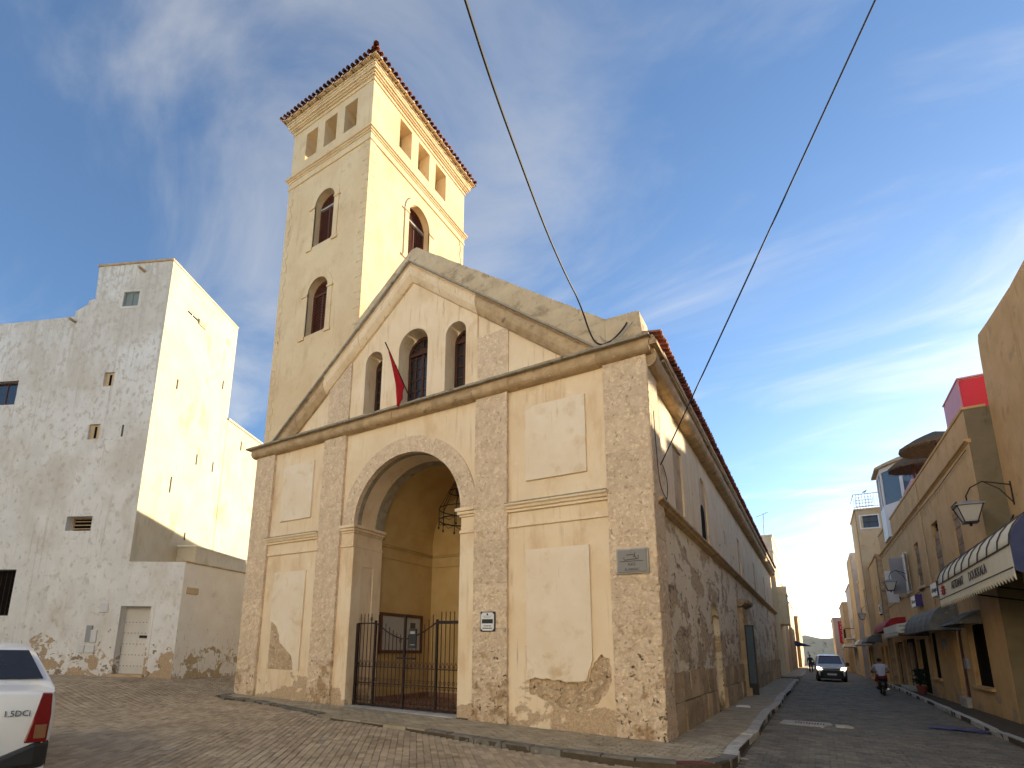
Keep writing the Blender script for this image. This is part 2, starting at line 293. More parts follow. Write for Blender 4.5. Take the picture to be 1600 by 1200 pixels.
# ------------------------------------------------------------------ mesh helpers
COL = sc.collection
WM = {}
def link(o): COL.objects.link(o); return o
def tag(o, label=None, cat=None, group=None, kind=None):
    if label: o['label'] = label
    if cat: o['category'] = cat
    if group: o['group'] = group
    if kind: o['kind'] = kind
    return o
def empty(name, loc=(0, 0, 0), rz=0.0, label=None, cat=None, group=None, kind=None):
    o = bpy.data.objects.new(name, None); link(o); o.empty_display_size = 0.3
    o.location = loc; o.rotation_euler = (0, 0, rz)
    WM[o] = Matrix.Translation(Vector(loc)) @ Matrix.Rotation(rz, 4, 'Z')
    return tag(o, label, cat, group, kind)
def put(o, parent=None, local=False):
    link(o)
    WM[o] = Matrix.Identity(4)
    if parent is not None:
        o.parent = parent
        if not local: o.matrix_parent_inverse = WM[parent].inverted()
        else: WM[o] = WM[parent].copy()
    return o
def obj(name, bm, mat, parent=None, local=False, smooth=False, bevel=0.0, kind=None):
    bmesh.ops.remove_doubles(bm, verts=bm.verts, dist=1e-5)
    bmesh.ops.recalc_face_normals(bm, faces=bm.faces)
    me = bpy.data.meshes.new(name); bm.to_mesh(me); bm.free()
    for m in (mat if isinstance(mat, (list, tuple)) else [mat]): me.materials.append(MATS[m])
    if smooth:
        for p in me.polygons: p.use_smooth = True
    o = bpy.data.objects.new(name, me); put(o, parent, local)
    if bevel:
        md = o.modifiers.new('bevel', 'BEVEL'); md.width = bevel; md.segments = 2; md.limit_method = 'ANGLE'; md.angle_limit = math.radians(40)
    if kind: o['kind'] = kind
    return o
def share(name, me, loc, parent, rot=(0, 0, 0), scale=(1, 1, 1)):
    """another piece that shares mesh data, in world coordinates"""
    o = bpy.data.objects.new(name, me); put(o, parent)
    o.location = loc; o.rotation_euler = rot; o.scale = scale
    return o
def B(): return bmesh.new()
class Fr:
    """a frame on a wall: a along it, b up, d outwards"""
    def __init__(s, o, u, n, v=(0, 0, 1)): s.o, s.u, s.v, s.n = Vector(o), Vector(u).normalized(), Vector(v).normalized(), Vector(n).normalized()
    def __call__(s, a, b, d=0.0): return s.o + s.u * a + s.v * b + s.n * d
    def px(s, p, d=0.0):
        P = PXP(p, s.o + s.n * d, s.n) - s.o; return P.dot(s.u), P.dot(s.v)
def fbox(bm, f, a0, a1, b0, b1, d0, d1):
    v = [bm.verts.new(f(a, b, d)) for d in (d0, d1) for b in (b0, b1) for a in (a0, a1)]
    for q in ((0, 1, 3, 2), (4, 6, 7, 5), (0, 4, 5, 1), (2, 3, 7, 6), (0, 2, 6, 4), (1, 5, 7, 3)): bm.faces.new([v[i] for i in q])
    return v
IDF = Fr((0, 0, 0), (1, 0, 0), (0, -1, 0))
def box(bm, x0, x1, y0, y1, z0, z1): return fbox(bm, IDF, x0, x1, z0, z1, -y1, -y0)
def plate(bm, f, outer, holes=(), d0=-0.3, d1=0.0, back=True):
    loops = [list(outer)] + [list(h) for h in holes]
    fronts = []; backs = []
    for lp in loops:
        fv = [bm.verts.new(f(a, b, d1)) for a, b in lp]; bv = [bm.verts.new(f(a, b, d0)) for a, b in lp]
        n = len(lp); fe = []; be = []
        for i in range(n):
            j = (i + 1) % n
            bm.faces.new((fv[i], fv[j], bv[j], bv[i]))
            fe.append(bm.edges.get((fv[i], fv[j]))); be.append(bm.edges.get((bv[i], bv[j])))
        fronts += fe; backs += be
    bmesh.ops.triangle_fill(bm, use_beauty=True, use_dissolve=False, edges=fronts)
    if back: bmesh.ops.triangle_fill(bm, use_beauty=True, use_dissolve=False, edges=backs)
def arc(cx, cz, r, a0, a1, n):
    return [(cx + r * math.cos(math.radians(a0 + (a1 - a0) * i / n)), cz + r * math.sin(math.radians(a0 + (a1 - a0) * i / n))) for i in range(n + 1)]
def rect(a0, a1, b0, b1): return [(a0, b0), (a1, b0), (a1, b1), (a0, b1)]
def archhole(a0, a1, b0, bs, n=18):
    c = (a0 + a1) / 2; r = (a1 - a0) / 2
    return [(a0, b0), (a1, b0)] + arc(c, bs, r, 0, 180, n)
def tube(bm, pts, r, n=8, cap=True):
    pts = [Vector(p) for p in pts]; rings = []
    rr = r if isinstance(r, (list, tuple)) else [r] * len(pts)
    up = None
    for i, p in enumerate(pts):
        t = (pts[min(i + 1, len(pts) - 1)] - pts[max(i - 1, 0)]).normalized()
        if up is None: up = Vector((0, 0, 1)) if abs(t.z) < 0.9 else Vector((1, 0, 0))
        s = t.cross(up).normalized(); u2 = s.cross(t).normalized(); up = u2
        rings.append([bm.verts.new(p + (s * math.cos(2 * math.pi * k / n) + u2 * math.sin(2 * math.pi * k / n)) * rr[i]) for k in range(n)])
    for a, b in zip(rings, rings[1:]):
        for k in range(n): bm.faces.new((a[k], a[(k + 1) % n], b[(k + 1) % n], b[k]))
    if cap: bm.faces.new(rings[0]); bm.faces.new(rings[-1][::-1])
def lathe(bm, prof, c, n=16):
    rings = [[bm.verts.new((c[0] + r * math.cos(2 * math.pi * k / n), c[1] + r * math.sin(2 * math.pi * k / n), c[2] + z)) for k in range(n)] for r, z in prof]
    for a, b in zip(rings, rings[1:]):
        for k in range(n): bm.faces.new((a[k], a[(k + 1) % n], b[(k + 1) % n], b[k]))
    bm.faces.new(rings[0][::-1]); bm.faces.new(rings[-1])
def sweep(bm, f, path, prof):
    """profile points (db, d) swept along a path of (a, b) in a wall frame"""
    rings = [[bm.verts.new(f(a, b + db, d)) for db, d in prof] for a, b in path]
    m = len(prof)
    for r0, r1 in zip(rings, rings[1:]):
        for k in range(m): bm.faces.new((r0[k], r0[(k + 1) % m], r1[(k + 1) % m], r1[k]))
    bm.faces.new(rings[0]); bm.faces.new(rings[-1][::-1])
def roughblock(f, a0, a1, b0, b1, d0, d1, amp=0.012, step=0.11, seed=0.0, sc_=9.0):
    """a stone with its own worn faces: gridded box pushed about by noise"""
    bm = B()
    na = max(2, int((a1 - a0) / step)); nb = max(2, int((b1 - b0) / step)); nd = 2
    g = {}
    def V(i, j, k):
        if (i, j, k) not in g:
            a = a0 + (a1 - a0) * i / na; b = b0 + (b1 - b0) * j / nb; d = d0 + (d1 - d0) * k / nd
            p = f(a, b, d)
            if k > 0:
                q = p * sc_ + Vector((seed, seed, seed))
                h = noise.noise(q) * amp + noise.noise(q * 2.7) * amp * .6
                edge = (i in (0, na)) + (j in (0, nb)) * .6
                p = p + f.n * (h - ((0.008 if amp > .018 else 0.0) * edge if k == nd else 0))
                if i in (0, na): p = p + f.u * (h * .9 + (-.004 if i else .004))
                if j in (0, nb) and amp > .018: p = p + f.v * (h * .35 + (-.003 if j else .003))
            g[(i, j, k)] = bm.verts.new(p)
        return g[(i, j, k)]
    for i in range(na):
        for j in range(nb): bm.faces.new((V(i, j, nd), V(i + 1, j, nd), V(i + 1, j + 1, nd), V(i, j + 1, nd)))
    for k in range(nd):
        for i in range(na):
            for j in (0, nb): bm.faces.new((V(i, j, k), V(i + 1, j, k), V(i + 1, j, k + 1), V(i, j, k + 1)))
        for j in range(nb):
            for i in (0, na): bm.faces.new((V(i, j, k), V(i, j + 1, k), V(i, j + 1, k + 1), V(i, j, k + 1)))
    return bm
def text(body, size, f, a, b, d, mat, parent, name='lettering', extr=0.004, width=None, align='CENTER', local=False):
    c = bpy.data.curves.new(name, 'FONT'); c.body = body; c.size = size; c.extrude = extr; c.align_x = align; c.align_y = 'CENTER'; c.resolution_u = 2
    t = bpy.data.objects.new(name, c); link(t); bpy.context.view_layer.update()
    dg = bpy.context.evaluated_depsgraph_get(); me = bpy.data.meshes.new_from_object(t.evaluated_get(dg))
    bpy.data.objects.remove(t)
    xs = [v.co.x for v in me.vertices]
    k = width / (max(xs) - min(xs)) if width and xs else 1.0
    for v in me.vertices: v.co = f(a + v.co.x * k, b + v.co.y, d + v.co.z)
    me.materials.clear(); me.materials.append(MATS[mat])
    o = bpy.data.objects.new(name, me); return put(o, parent, local)
def pieces(parent, name, stuffname, mesh_of, items, mat, nmax=300):
    """items: (loc, rotz, variant). The nearest nmax become objects of their own, the rest one joined mesh"""
    items = sorted(items, key=lambda it: (Vector(it[0]) - CAM).length)
    for loc, rz, var in items[:nmax]: share(name, mesh_of[var], loc, parent, (random.uniform(-.012, .012), random.uniform(-.012, .012), rz))
    rest = items[nmax:]
    if not rest: return
    vs_, fs_ = [], []
    for loc, rz, var in rest:
        me = mesh_of[var]; o0 = len(vs_); c, s = math.cos(rz), math.sin(rz); tx, ty = random.uniform(-.012, .012), random.uniform(-.012, .012)
        for v in me.vertices:
            x, y, z = v.co; vs_.append((loc[0] + c * x - s * y, loc[1] + s * x + c * y, loc[2] + z + tx * x + ty * y))
        for p in me.polygons: fs_.append([o0 + i for i in p.vertices])
    me = bpy.data.meshes.new(stuffname); me.from_pydata(vs_, [], fs_); me.materials.append(MATS[mat])
    o = bpy.data.objects.new(stuffname, me); put(o, parent); o['kind'] = 'stuff'
    return o
def pebble_mesh(name, lx, ly, h, mat, ch=0.008, jit=0.004):
    bm = B(); x, y = lx / 2, ly / 2
    def ring(ix, z): return [bm.verts.new((sx * (x - ix) + random.uniform(-jit, jit), sy * (y - ix) + random.uniform(-jit, jit), z + random.uniform(-jit, jit) * .4)) for sx, sy in ((-1, -1), (1, -1), (1, 1), (-1, 1))]
    a, b, c = ring(0, -h), ring(0, -ch), ring(ch, 0)
    for r0, r1 in ((a, b), (b, c)):
        for k in range(4): bm.faces.new((r0[k], r0[(k + 1) % 4], r1[(k + 1) % 4], r1[k]))
    bm.faces.new(c); bmesh.ops.recalc_face_normals(bm, faces=bm.faces)
    me = bpy.data.meshes.new(name); bm.to_mesh(me); bm.free(); me.materials.append(MATS[mat]); return me

# ------------------------------------------------------------------ ground
def sstep(x, a, b):
    t = max(0.0, min(1.0, (x - a) / (b - a))); return t * t * (3 - 2 * t)
def gz(x, y):
    """the plaza climbs gently towards the white house"""
    t = -x * 0.9 - y * 0.35
    z = -0.10 + 0.16 * sstep(t, 0, 9) + 0.42 * sstep(-x - 0.2 * y, 12.2, 18.5) + 0.15 * sstep(-x, 20, 40)
    return z
bm = B()
xs = [-900, -300, -120, -60, -45, -38] + [-34 + i * 0.8 for i in range(58)] + [14, 20, 40, 120, 400, 900]
ys = [-900, -300, -100, -40, -25, -18] + [-14 + i * 0.8 for i in range(46)] + [26, 32, 40, 50, 60, 80, 120, 200, 500, 1500]
vv = [[bm.verts.new((x, y, gz(x, y) - 0.022)) for x in xs] for y in ys]
for j in range(len(ys) - 1):
    for i in range(len(xs) - 1): bm.faces.new((vv[j][i], vv[j][i + 1], vv[j + 1][i + 1], vv[j + 1][i]))
ground = tag(obj('ground', bm, 'joint', smooth=True), kind='structure')

# kerb line in front of the church and round the corner into the street (top edge of the pavement)
KERB = [(-13.85, 0.55), (-13.45, -0.75), (-12.6, -1.02), (-11.4, -0.95), (-9.8, -1.25), (-8.3, -1.62), (-6.9, -2.0), (-5.4, -1.95), (-3.8, -2.05), (-2.2, -2.2), (-0.9, -2.22), (0.1, -2.15), (0.75, -1.95), (1.15, -1.55), (1.28, -0.9), (1.22, 0.2), (1.24, 1.5), (1.30, 3.0), (1.24, 5), (1.22, 8), (1.32, 11), (1.22, 15), (1.30, 20), (1.24, 26), (1.30, 33.2), (0.9, 33.8), (0.0, 34.0)]
def inpoly(x, y, P):
    c = False; j = len(P) - 1
    for i in range(len(P)):
        if (P[i][1] > y) != (P[j][1] > y) and x < (P[j][0] - P[i][0]) * (y - P[i][1]) / (P[j][1] - P[i][1]) + P[i][0]: c = not c
        j = i
    return c
PAVE = KERB + [(0.0, 0.0), (-13.64, 0.0)]
def pz(x, y):      # pavement top: nearly flush at the gate, a low kerb elsewhere
    z = 0.13 * max(0.0, min(1.0, -x / 13.64))
    return z
bm = B()
for dz in (0,):
    outl = [bm.verts.new((x, y, pz(x, y) - 0.012)) for x, y in PAVE]
    low = [bm.verts.new((x, y, gz(x, y) - 0.3)) for x, y in PAVE]
    n = len(PAVE)
    for i in range(n): bm.faces.new((outl[i], outl[(i + 1) % n], low[(i + 1) % n], low[i]))
    bmesh.ops.triangle_fill(bm, use_beauty=True, edges=[bm.edges.get((outl[i], outl[(i + 1) % n])) for i in range(n)])
pavement = tag(obj('pavement', bm, 'joint'), kind='structure')
def on_screen(x, y, z, m=30):
    q = CR.transposed() @ (Vector((x, y, z)) - CAM)
    if q.z < 0.3: return False
    px, py = CX + CF * q.x / q.z, CY + CF * q.y / q.z
    return -m < px < 1600 + m and py < 1200 + 2 * m
# right pavement of the street
RK = [(6.3, -9.0), (6.15, 0.0), (6.02, 4.0), (5.92, 7.0), (5.98, 9.0), (6.05, 14), (6.07, 20), (6.1, 30), (6.1, 45), (6.0, 70)]
def rkx(y):
    for (x0, y0), (x1, y1) in zip(RK, RK[1:]):
        if y0 <= y <= y1: return x0 + (x1 - x0) * (y - y0) / (y1 - y0)
    return 6.0
bm = B()
poly = RK + [(12.0, 70), (12.0, -9)]
outl = [bm.verts.new((x, y, -0.012)) for x, y in poly]; low = [bm.verts.new((x, y, -0.35)) for x, y in poly]; n = len(poly)
for i in range(n): bm.faces.new((outl[i], outl[(i + 1) % n], low[(i + 1) % n], low[i]))
bmesh.ops.triangle_fill(bm, use_beauty=True, edges=[bm.edges.get((outl[i], outl[(i + 1) % n])) for i in range(n)])
pavement_r = tag(obj('pavement', bm, 'joint'), kind='structure')

# plaza pavers: rows running at 38 degrees to the church, half bonded
PV = [pebble_mesh('paver', 0.222, 0.111, 0.07, 'paver', ch=0.006, jit=0.003) for _ in range(6)]
ang = math.radians(128); du = Vector((math.cos(ang), math.sin(ang))); dv = Vector((-du.y, du.x))
items = []
STREET_X = 1.32
for i in range(-105, 145):
    for j in range(-180, 180):
        a = (i + 0.5 * (j % 2)) * 0.23; b_ = j * 0.118
        x = -5 + du.x * a + dv.x * b_; y = -4 + du.y * a + dv.y * b_
        if x > (min(1.34, 0.9 + 0.25 * (y + 2)) if y > -2 else 99) or x > 2.0 + 0.2 * (-2 - y) or x < -27 or (x < -19.5 and y > 0) or y < -10.2 or y > 5.0: continue
        if x > -13.8 and y > 0.2: continue
        if inpoly(x, y, PAVE) or not on_screen(x, y, 0): continue
        items.append(((x, y, gz(x, y) + random.uniform(-.004, .004) + .012 * noise.noise(Vector((x * .9, y * .9, 3))) - .004), ang + random.uniform(-.01, .01), random.randrange(6)))
pieces(ground, 'paver', 'paver_field', PV, items, 'paver')
# street setts: courses laid across the street
SV = [pebble_mesh('street_sett', 0.205, 0.125, 0.07, 'road_paver', jit=0.006) for _ in range(6)]
items = []
for j in range(-75, 330):
    for i in range(0, 50):
        x = -1.5 + (i + 0.5 * (j % 2)) * 0.215; y = j * 0.133 + 0.05 * math.sin(x * 1.3)
        lo = min(1.30, 0.9 + 0.25 * (y + 2)) if y > -2 else 2.0 + 0.2 * (-2 - y)
        if x <= lo + 0.05 or x > rkx(y) - 0.12 or y > 36 or not on_screen(x, y, -.1): continue
        if y > -1.5 and x < 1.34: continue
        if inpoly(x, y, PAVE): continue
        items.append(((x, y, gz(x, y) + random.uniform(-.006, .006)), random.uniform(-.02, .02), random.randrange(6)))
pieces(ground, 'street_sett', 'street_sett_field', SV, items, 'road_paver', 300)
road = B()
v = [road.verts.new(p) for p in ((1.3, 36, -0.10), (6.1, 36, -0.10), (6.3, 160, -0.10), (0.2, 160, -0.10))]; road.faces.new(v)
tag(obj('road', road, 'road_paver'), kind='structure')
# pavement slabs
def kdist(x, y):
    m = 9.0
    for (x0, y0), (x1, y1) in zip(KERB, KERB[1:]):
        dx, dy = x1 - x0, y1 - y0; t = max(0, min(1, ((x - x0) * dx + (y - y0) * dy) / (dx * dx + dy * dy)))
        m = min(m, math.hypot(x - x0 - t * dx, y - y0 - t * dy))
    return m
PAVE2 = KERB + [(-0.3, 34.0), (-0.3, 0.3), (-13.8, 0.3)]
PS = [pebble_mesh('paving_slab', 0.235, 0.115, 0.04, 'slab', ch=0.006) for _ in range(5)]
items = []
for i in range(-60, 12):
    for j in range(-20, 290):
        x = i * 0.245 + 0.12 * (j % 2); y = j * 0.122
        if not inpoly(x, y, PAVE2) or not inpoly(x, y - .08, PAVE2) or not inpoly(x + .12, y, PAVE2) or not on_screen(x, y, 0): continue
        if kdist(x, y) < 0.24: continue
        if y > -0.06 and x < 0.06: continue
        items.append(((x, y, pz(x, y) + random.uniform(-.003, .003)), random.uniform(-.008, .008), random.randrange(5)))
pieces(pavement, 'paving_slab', 'paving_slab_field', PS, items, 'slab', 200)
# kerb stones, each its own block
def kerbs(line, step, wid, mats, parent, side=1, ztop=None, lift=0.0):
    pts = [Vector((x, y)) for x, y in line]; d = 0; k = 0
    seg = [(a, b, (b - a).length) for a, b in zip(pts, pts[1:])]
    tot = sum(s[2] for s in seg)
    def at(s):
        for a, b, l in seg:
            if s <= l: return a + (b - a) * (s / l), (b - a).normalized()
            s -= l
        return pts[-1], (seg[-1][1] - seg[-1][0]).normalized()
    s = 0.0
    while s < tot - 0.1:
        ln = step * random.uniform(0.75, 1.25); ln = min(ln, tot - s)
        (p, t), (p2, t2) = at(s + 0.012), at(s + ln - 0.012)
        t = (p2 - p).normalized(); nrm = Vector((-t.y, t.x)) * side
        m = mats(p, k)
        if m:
            zt = (pz(p.x, p.y) if ztop is None else ztop) + lift + random.uniform(-.012, .012)
            f = Fr((p.x, p.y, zt), (t.x, t.y, 0), (-nrm.x, -nrm.y, 0))
            off = random.uniform(-.018, .018)
            bm = roughblock(f, 0, (p2 - p).length, -0.3, 0, -wid, off, amp=0.012, step=0.1, seed=k)
            obj('kerb_stone', bm, m, parent)
        s += ln; k += 1
def kmat(p, k):
    if p.y > -0.9 and p.x > 0.9: return 'kerb'
    if 0.55 < p.x < 1.0 and p.y < -1.0: return 'red_kerb'
    if p.x >= 1.0: return 'dark_kerb'
    if -8.3 < p.x < -4.4: return 'slab'
    return 'dark_kerb'
kerbs(KERB, 0.55, 0.22, kmat, pavement, 1, None, 0.012)
kerbs(RK, 0.8, 0.16, lambda p, k: 'kerb' if on_screen(p.x, p.y, 0) else None, pavement_r, -1, 0.0)

# ------------------------------------------------------------------ church
FX = [(-13.64, -12.65), (-10.20, -9.235), (-4.45, -3.50), (-0.99, 0.0)]
MID = -6.82
FA = Fr((0, 0, 0), (1, 0, 0), (0, -1, 0))
SI = Fr((0, 0, 0), (0, 1, 0), (1, 0, 0))
church = empty('church', (-6.8, 0.3, 0.0), label='old cream church with rough stone pilasters, arched porch and stepped gable', cat='church')
# bays of plaster between the pilasters
def jag(pts, step=.035, amp=.04, closed=False):
    q = []; m = len(pts)
    for i in range(m if closed else m - 1):
        (a, b), (a2, b2) = pts[i], pts[(i + 1) % m]; n = max(1, int(math.hypot(a2 - a, b2 - b) / step))
        for k in range(n):
            x, z = a + (a2 - a) * k / n, b + (b2 - b) * k / n
            q.append((x + amp * noise.noise(Vector((x * 7, z * 7, 1.3))) + amp * .35 * noise.noise(Vector((x * 25, z * 25, 5))), z + amp * noise.noise(Vector((x * 7, z * 7, 9.1))) + amp * .35 * noise.noise(Vector((x * 25, z * 25, 7)))))
    if not closed: q.append(pts[-1])
    return q
PATCH_R = jag([(-2.98, .72), (-2.6, .62), (-2.2, .46), (-1.8, .40), (-1.5, .52), (-1.2, .82), (-1.07, 1.1), (-1.1, 1.52), (-1.28, 1.64), (-1.42, 1.46), (-1.53, 1.22), (-1.57, 1.06), (-1.95, 1.0), (-2.5, 1.04), (-2.97, 1.07)], closed=True)
PATCH_P = jag([(-9.20, .02), (-8.9, .02), (-8.86, .5), (-9.0, .62), (-9.12, .4)], amp=.02, closed=True)
for a0, a1, nm in ((-12.66, -10.19, 'l'), (-3.51, -0.98, 'r')):
    p0, p1 = a0 + 0.50, a1 - 0.48
    bm = B(); plate(bm, FA, rect(a0, a1, -0.4, 8.22), [PATCH_R] if nm == 'r' else [], d0=-0.55, d1=-0.08); obj('bay_wall', bm, 'plaster', church)
    bm = B(); fbox(bm, FA, p0, p1, 5.72, 7.65, -0.12, -0.022); obj('wall_panel', bm, 'panel_plaster', church, bevel=0.008)
    if nm == 'r':
        low = [(p1, 4.01), (p0, 4.01)] + jag([(p0, 1.08), (-2.5, 1.06), (-1.95, 1.02), (-1.60, 1.08), (-1.55, 1.24), (p1, 1.5)])
        obj('bare_stone', roughblock(FA, -3.05, -1.0, .32, 1.72, -.3, -.115, amp=.03, step=.06, seed=3, sc_=11), 'rubble', church)
    else:
        low = [(p1, .95), (p1, 4.01), (p0, 4.01)] + jag([(p0, 2.44), (-11.9, 2.36), (-11.72, 2.1), (-11.6, 1.75), (-11.45, 1.66), (-11.2, 1.5), (-11.02, 1.36), (-10.9, .95)])
        obj('bare_stone', roughblock(FA, p0 + .01, -10.95, .96, 2.42, -.2, -.066, amp=.012, step=.06, seed=5, sc_=11), 'rubble', church)
    bm = B(); plate(bm, FA, low, d0=-.12, d1=-.022); obj('wall_panel', bm, 'panel_plaster', church)
    bm = B()
    prof = [(0, -.1), (0, .0), (.05, .0), (.07, .05), (.12, .07), (.15, .12), (.19, .12), (.19, -.1)]
    sweep(bm, FA, [(a0, 4.98), (a1, 4.98)], prof)
    fbox(bm, FA, a0, a1, 4.60, 4.66, -.1, -.03)
    fbox(bm, FA, a0, a1, 4.661, 4.979, -.1, -.066)
    obj('string_course', bm, 'plaster', church)
    bm = B(); fbox(bm, FA, a0, a1, 5.171, 5.20, -.1, .13); obj('drip_ledge', bm, 'ledge', church)
# pilasters built of stacked blocks
def pilaster(f, a0, a1, z0, z1, d0, d1, mat, course=0.92, name='pilaster'):
    p = bpy.data.objects.new(name, None); put(p, church)
    z = z0; k = 0
    while z < z1 - 0.02:
        h = course * random.uniform(0.82, 1.2); h = min(h, z1 - z)
        if z1 - (z + h) < 0.3: h = z1 - z
        am = 0.024 if z < 2.2 else (0.016 if z < 4.2 else 0.008)
        obj('stone', roughblock(f, a0, a1, z + 0.0006, z + h - 0.0006, d0, d1 + random.uniform(-.001, .001), amp=am, step=0.09, seed=k * 3.1 + a0), mat, p, smooth=False)
        z += h; k += 1
    bm = B(); fbox(bm, f, a0 + .03, a1 - .03, z0, z1, d0 - .02, d1 - .035); obj('core', bm, mat, p)
    return p
pilaster(FA, FX[0][0], FX[0][1], -0.4, 8.20, -0.6, 0.02, 'stone')
pilaster(FA, FX[1][0], FX[1][1], -0.4, 8.20, -0.6, 0.02, 'stone')
pilaster(FA, FX[2][0], FX[2][1], -0.4, 8.20, -0.6, 0.02, 'stone')
pilaster(FA, FX[3][0], FX[3][1], -0.4, 8.20, -0.85, 0.02, 'stone')
# middle bay with the arch
R0, RC = 1.92, 5.27
arcpts = arc(MID, RC, R0, 180, 0, 40)
outer = [(-9.25, -0.4), (MID - R0, -0.4)] + arcpts + [(MID + R0, -0.4), (-4.44, -0.4), (-4.44, 8.22), (-9.25, 8.22)]
bm = B(); plate(bm, FA, outer, d0=-1.36, d1=-0.08)
obj('arch_wall', bm, 'plaster', church)
# archivolt: ring of stones proud of the wall, and rough soffit with a sunk panel
vs_a = [0, 20, 41, 63, 84, 106, 128, 150, 180]
arch = bpy.data.objects.new('archivolt', None); put(arch, church)
for k, (q0, q1) in enumerate(zip(vs_a, vs_a[1:])):
    bm = B(); q0 += .08; q1 -= .08
    pin = arc(MID, RC, R0 - 0.012, q0, q1, 6); pout = arc(MID, RC, 2.385, q1, q0, 6)
    plate(bm, FA, pin + pout, d0=-0.2, d1=-0.035 + random.uniform(-.004, .004))
    obj('arch_stone', bm, 'stone', arch)
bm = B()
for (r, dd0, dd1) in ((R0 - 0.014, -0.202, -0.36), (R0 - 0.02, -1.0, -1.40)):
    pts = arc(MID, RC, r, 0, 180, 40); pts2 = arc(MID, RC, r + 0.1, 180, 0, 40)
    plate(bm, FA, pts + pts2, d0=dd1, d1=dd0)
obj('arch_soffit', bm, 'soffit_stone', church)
# imposts and pier mouldings
for s, (pa, pb) in ((1, (-9.235, MID - R0)), (-1, (MID + R0, -4.45))):
    bm = B()
    for z0, z1, pr in ((4.60, 4.67, .04), (4.672, 4.70, .025), (5.03, 5.09, .04), (5.092, 5.17, .085), (5.172, 5.265, .13)):
        x0, x1 = (pa + .002, pb + pr) if s > 0 else (pa - pr, pb - .002)
        box(bm, x0, x1, 0.08 - pr, 1.36 + pr * .3, z0, z1)
    obj('impost', bm, 'plaster', church, bevel=0.012)
    bm = B()     # raised border round the sunk panel of the reveal
    X = pb if s > 0 else pa
    x0, x1 = (X, X + .03) if s > 0 else (X - .03, X)
    box(bm, x0, x1, .082, .52, -.2, 4.6); box(bm, x0, x1, .98, 1.355, -.2, 4.6); box(bm, x0, x1, .521, .979, 4.05, 4.6); box(bm, x0, x1, .521, .979, -.2, .45)
    obj('reveal_panel', bm, 'plaster', church, bevel=0.006)
# porch room behind the arch: side walls, vault, back wall, mouldings, tiled floor
PXL, PXR, PY = -8.80, -4.84, 4.15
bm = B()
box(bm, PXL - .2, PXL, 1.361, PY, -.2, 5.3); box(bm, PXR, PXR + .2, 1.361, PY, -.2, 5.3); box(bm, PXL - .2, PXR + .2, PY + .001, PY + .2, -.2, 8.0)
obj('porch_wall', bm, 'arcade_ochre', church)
bm = B(); FB = Fr((0, 1.361, 0), (1, 0, 0), (0, -1, 0))
rv = (PXR - PXL) / 2
plate(bm, FB, arc(MID, 5.3, rv, 0, 180, 32) + arc(MID, 5.3, rv + .2, 180, 0, 32), d0=-(PY - 1.362), d1=0)
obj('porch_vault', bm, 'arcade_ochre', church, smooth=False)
bm = B()
for z0, z1, pr in ((4.50, 4.56, .03), (4.86, 4.92, .04), (4.921, 5.0, .08)):
    box(bm, PXL - .01, PXL + pr, 1.37, PY - .001, z0, z1); box(bm, PXR - pr, PXR + .01, 1.37, PY - .001, z0, z1); box(bm, PXL + pr + .001, PXR - pr - .001, PY - pr, PY + .01, z0, z1)
obj('porch_moulding', bm, 'arcade_ochre', church)
bm = B()
box(bm, PXL - .005, PXL + .03, 1.37, PY - .001, .0, .22); box(bm, PXR - .03, PXR, 1.37, PY - .001, .0, .22); box(bm, PXL + .031, PXR - .031, PY - .03, PY + .001, .0, .22)
obj('skirting', bm, 'porch_floor', church)
bm = B(); box(bm, -9.0, -4.6, .05, PY + .1, -.3, .055)
obj('porch_floor', bm, 'joint', church)
TL = pebble_mesh('floor_tile', .32, .32, .03, 'porch_floor', ch=.003, jit=.001)
for i in range(12):
    for j in range(12):
        x, y = PXL + .17 + i * .33, .45 + j * .33
        if y > PY - .16 or x > PXR - .1: continue
        if y < 1.4 and not (MID - R0 + .2 < x < MID + R0 - .2): continue
        share('floor_tile', TL, (x, y, .066), church)
bm = B(); box(bm, MID - R0 + .01, MID + R0 - .01, -.1, .42, -.2, .075); obj('threshold', bm, 'kerb', church, bevel=.02)
# main cornice: rounded moulding in stone lengths, thin ledge on top
def cornice(f, a0, a1, z, mat, ln, parent, jut=0.20, h=0.30, ledge=True):
    a = a0; k = 0
    prof = [(0, -.3), (0, .0)] + [(h * (0.5 - 0.5 * math.cos(math.pi * t)) , jut * math.sin(math.pi * t) ** .8) for t in (.08, .2, .32, .44, .56, .68)] + [(h * .86, jut * .8), (h, jut * .85), (h, -.3)]
    while a < a1 - .05:
        l = min(ln * random.uniform(.7, 1.35), a1 - a)
        if a1 - a - l < .35: l = a1 - a
        bm = B(); o = random.uniform(-.012, .012)
        n = max(2, int(l / .15)); path = [(a + .004 + (l - .008) * i / n, z) for i in range(n + 1)]
        pr = [(db, d + (o if d > -.2 else 0)) for db, d in prof]
        sweep(bm, f, path, pr)
        for v in bm.verts:
            q = v.co * 5; v.co += f.n * noise.noise(q) * .014 + f.v * noise.noise(q + Vector((7, 3, 1))) * .008
        obj('cornice_stone', bm, mat, parent)
        a += l; k += 1
cornice(FA, -13.78, 0.12, 8.20, 'old_stone', 1.1, church)
bm = B()
n = 150
rings = []
for i in range(n + 1):
    a = -13.95 + (14.1) * i / n; w_ = noise.noise(Vector((a * 3, 0, 0))) * .02; h_ = noise.noise(Vector((a * 5, 4, 0))) * .008
    rings.append([bm.verts.new(FA(a, b, d)) for b, d in ((8.497, -.3), (8.497, .30 + w_), (8.545 + h_, .32 + w_), (8.575 + h_, .02), (8.58, -.3))])
